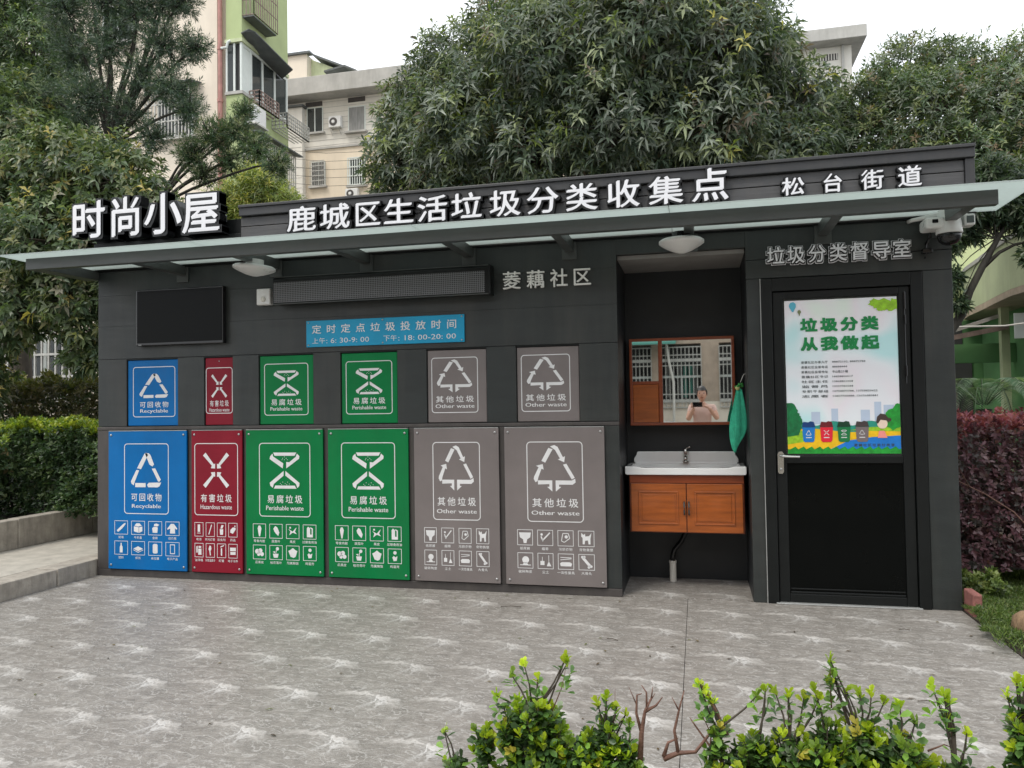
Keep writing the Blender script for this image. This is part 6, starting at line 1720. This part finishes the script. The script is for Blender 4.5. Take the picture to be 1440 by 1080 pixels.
# ================================================================== PHOTOGRAPHER (seen in the mirror)
t = thing('person', (.07, -6.02, 0), 'person in a pale pink shirt holding a phone up, reflected in the mirror', 'person')
def skin(name, verts, edges, rads, m, parent, lvl=2, root=0):
    c = Vector(verts[0])
    me = bpy.data.meshes.new(name); me.from_pydata([tuple(Vector(v) - c) for v in verts], edges, [])
    me.materials.append(M[m]); o = link(name, me, parent, tuple(c))
    md = o.modifiers.new('skin', 'SKIN'); md.use_smooth_shade = True
    for i, r_ in enumerate(rads):
        me.skin_vertices[0].data[i].radius = r_ if hasattr(r_, '__len__') else (r_, r_)
    me.skin_vertices[0].data[root].use_root = True
    sb = o.modifiers.new('sub', 'SUBSURF'); sb.levels = sb.render_levels = lvl
    return o
px_, py_ = .07, -6.02
V = [(px_, py_, .92), (px_, py_, 1.08), (px_, py_ + .01, 1.25), (px_, py_ + .01, 1.34), (px_, py_ + .02, 1.39), (px_, py_ + .03, 1.44),        # 0 pelvis..5 neck
     (px_ - .16, py_ + .01, 1.325), (px_ - .22, py_ + .12, 1.14), (px_ - .12, py_ + .29, 1.33),                                               # 6 7 8 left arm
     (px_ + .16, py_ + .01, 1.325), (px_ + .23, py_ + .12, 1.15), (px_ + .10, py_ + .29, 1.33),                                               # 9 10 11 right arm
     (px_ - .09, py_, .86), (px_ - .10, py_ + .01, .48), (px_ - .11, py_ - .02, .09), (px_ + .09, py_, .86), (px_ + .10, py_ + .01, .48), (px_ + .11, py_ - .02, .09), (px_ - .115, py_ + .10, .05), (px_ + .115, py_ + .10, .05)]
E_l = [(0, 1), (1, 2), (2, 3), (3, 4), (4, 5), (3, 6), (6, 7), (7, 8), (3, 9), (9, 10), (10, 11), (0, 12), (12, 13), (13, 14), (0, 15), (15, 16), (16, 17), (14, 18), (17, 19)]
rd = [(.15, .11), (.135, .10), (.15, .105), (.12, .09), (.055, .055), (.052, .052), .058, .042, .028, .058, .042, .028, .085, .058, .042, .085, .058, .042, .038, .038]
body = skin('body', V, E_l, rd, 'skin', t)
skin('shirt', [V[0], V[1], V[2], V[3], V[6], (px_ - .20, py_ + .07, 1.22), V[9], (px_ + .205, py_ + .07, 1.23)], [(0, 1), (1, 2), (2, 3), (3, 4), (4, 5), (3, 6), (6, 7)],
     [(.163, .122), (.150, .112), (.163, .118), (.132, .10), .072, .060, .072, .060], 'shirt', t)
skin('trousers', [V[0], V[12], V[13], (V[14][0], V[14][1], .14), V[15], V[16], (V[17][0], V[17][1], .14)], [(0, 1), (1, 2), (2, 3), (0, 4), (4, 5), (5, 6)], [(.158, .118), .098, .070, .055, .098, .070, .055], 'trousers', t)
for sx in (-.115, .115):
    obj('shoe', MB().box(px_ + sx - .048, px_ + sx + .048, py_ - .08, py_ + .19, .0, .085), 'shoe', t, bevel=.03)
hd = MB(); hc = (px_, py_ + .05, 1.545); n1, n2 = 28, 20; vs = []; fs = []
for j in range(n2 + 1):
    th = math.pi * j / n2
    for i in range(n1):
        ph = 2 * math.pi * i / n1
        dx, dy, dz = math.sin(th) * math.cos(ph), math.sin(th) * math.sin(ph), math.cos(th)
        kx = .076 * (1 - .22 * max(0, -dz)); ky = .095 * (1 - .12 * max(0, -dz)); kz = .118
        nose = .022 * math.exp(-((dx / .14) ** 2 + ((dz + .12) / .18) ** 2)) if dy > .3 else 0
        eye = -.008 * (math.exp(-(((dx - .38) / .16) ** 2 + ((dz - .10) / .12) ** 2)) + math.exp(-(((dx + .38) / .16) ** 2 + ((dz - .10) / .12) ** 2))) if dy > .3 else 0
        mouth = .004 * math.exp(-((dx / .3) ** 2 + ((dz + .52) / .07) ** 2)) if dy > .2 else 0
        vs.append((hc[0] + dx * kx, hc[1] + dy * ky + nose + eye + mouth, hc[2] + dz * kz))
for j in range(n2):
    for i in range(n1):
        a_, b_2 = j * n1 + i, j * n1 + (i + 1) % n1; fs.append((a_, a_ + n1, b_2 + n1, b_2))
hd.add(vs, fs)
for sx in (-1, 1): hd.lathe([(.008, -.008), (.024, -.004), (.020, .006), (.006, .010)], (hc[0] + sx * .076, hc[1] - .002, hc[2] - .005), 10, 'x')
head = obj('head', hd, 'skin', t, smooth=True)
hr = MB(); vs = []; fs = []
for j in range(11):
    th = math.pi * .60 * j / 10
    for i in range(n1):
        ph = 2 * math.pi * i / n1
        dx, dy, dz = math.sin(th) * math.cos(ph), math.sin(th) * math.sin(ph), math.cos(th)
        if dy > .45: dz = max(dz, .38)
        k = 1.0 + .02 * math.sin(ph * 9 + th * 5)
        vs.append((hc[0] + dx * .086 * k, hc[1] - .006 + dy * .103 * k, hc[2] + .012 + dz * .122 * k))
for j in range(10):
    for i in range(n1):
        a_, b_2 = j * n1 + i, j * n1 + (i + 1) % n1; fs.append((a_, a_ + n1, b_2 + n1, b_2))
hr.add(vs, fs); obj('hair', hr, 'hair', head, smooth=True)
for sx in (-1, 1):
    obj('eye', MB().lathe([(.002, -.009), (.009, -.006), (.011, 0), (.009, .006), (.002, .009)], (hc[0] + sx * .030, hc[1] + .076, hc[2] + .012), 10, 'y'), 'shoe', head, smooth=True)
obj('lips', MB().box(hc[0] - .022, hc[0] + .022, hc[1] + .077, hc[1] + .088, hc[2] - .065, hc[2] - .054), 'wood2', head, bevel=.004)
# hands: palm plus five bent fingers each, closed on the phone's ends
for sx, w8 in ((-1, V[8]), (1, V[11])):
    pc = Vector((sx * .086 + .0, -5.725, 1.365))
    hand = skin('hand', [Vector(w8), Vector(w8).lerp(pc, .55), pc], [(0, 1), (1, 2)], [.026, (.030, .018), (.034, .017)], 'skin', body if False else t, 1)
    for k in range(4):
        z = 1.338 + k * .019; l = (.85, 1, 1.05, .9)[k]
        skin('finger', [(sx * .092, -5.722, z), (sx * .100, -5.700, z + .004), (sx * .088 , -5.6905 , z + .006), (sx * (.088 - .018 * l), -5.6895, z + .006)], [(0, 1), (1, 2), (2, 3)], [.009, .0082, .0072, .0062], 'skin', hand, 1)
    skin('thumb', [(sx * .080, -5.735, 1.345), (sx * .062, -5.724, 1.360), (sx * .045, -5.7175, 1.372)], [(0, 1), (1, 2)], [.011, .0095, .008], 'skin', hand, 1)
t = thing('phone', (0, -5.704, 1.34), 'dark mobile phone held sideways by the reflected person', 'phone')
obj('case', MB().box(-.078, .078, -5.7105, -5.7010, 1.342, 1.418), 'plastic_dark', t, bevel=.003)
obj('screen', MB().box(-.073, .073, -5.7122, -5.7108, 1.346, 1.414), 'tv', t)
obj('lens', MB().lathe([(.006, 0), (.006, .003), (.004, .0035)], (0.0, -5.7005, 1.38), 14, 'y'), 'tv', t)
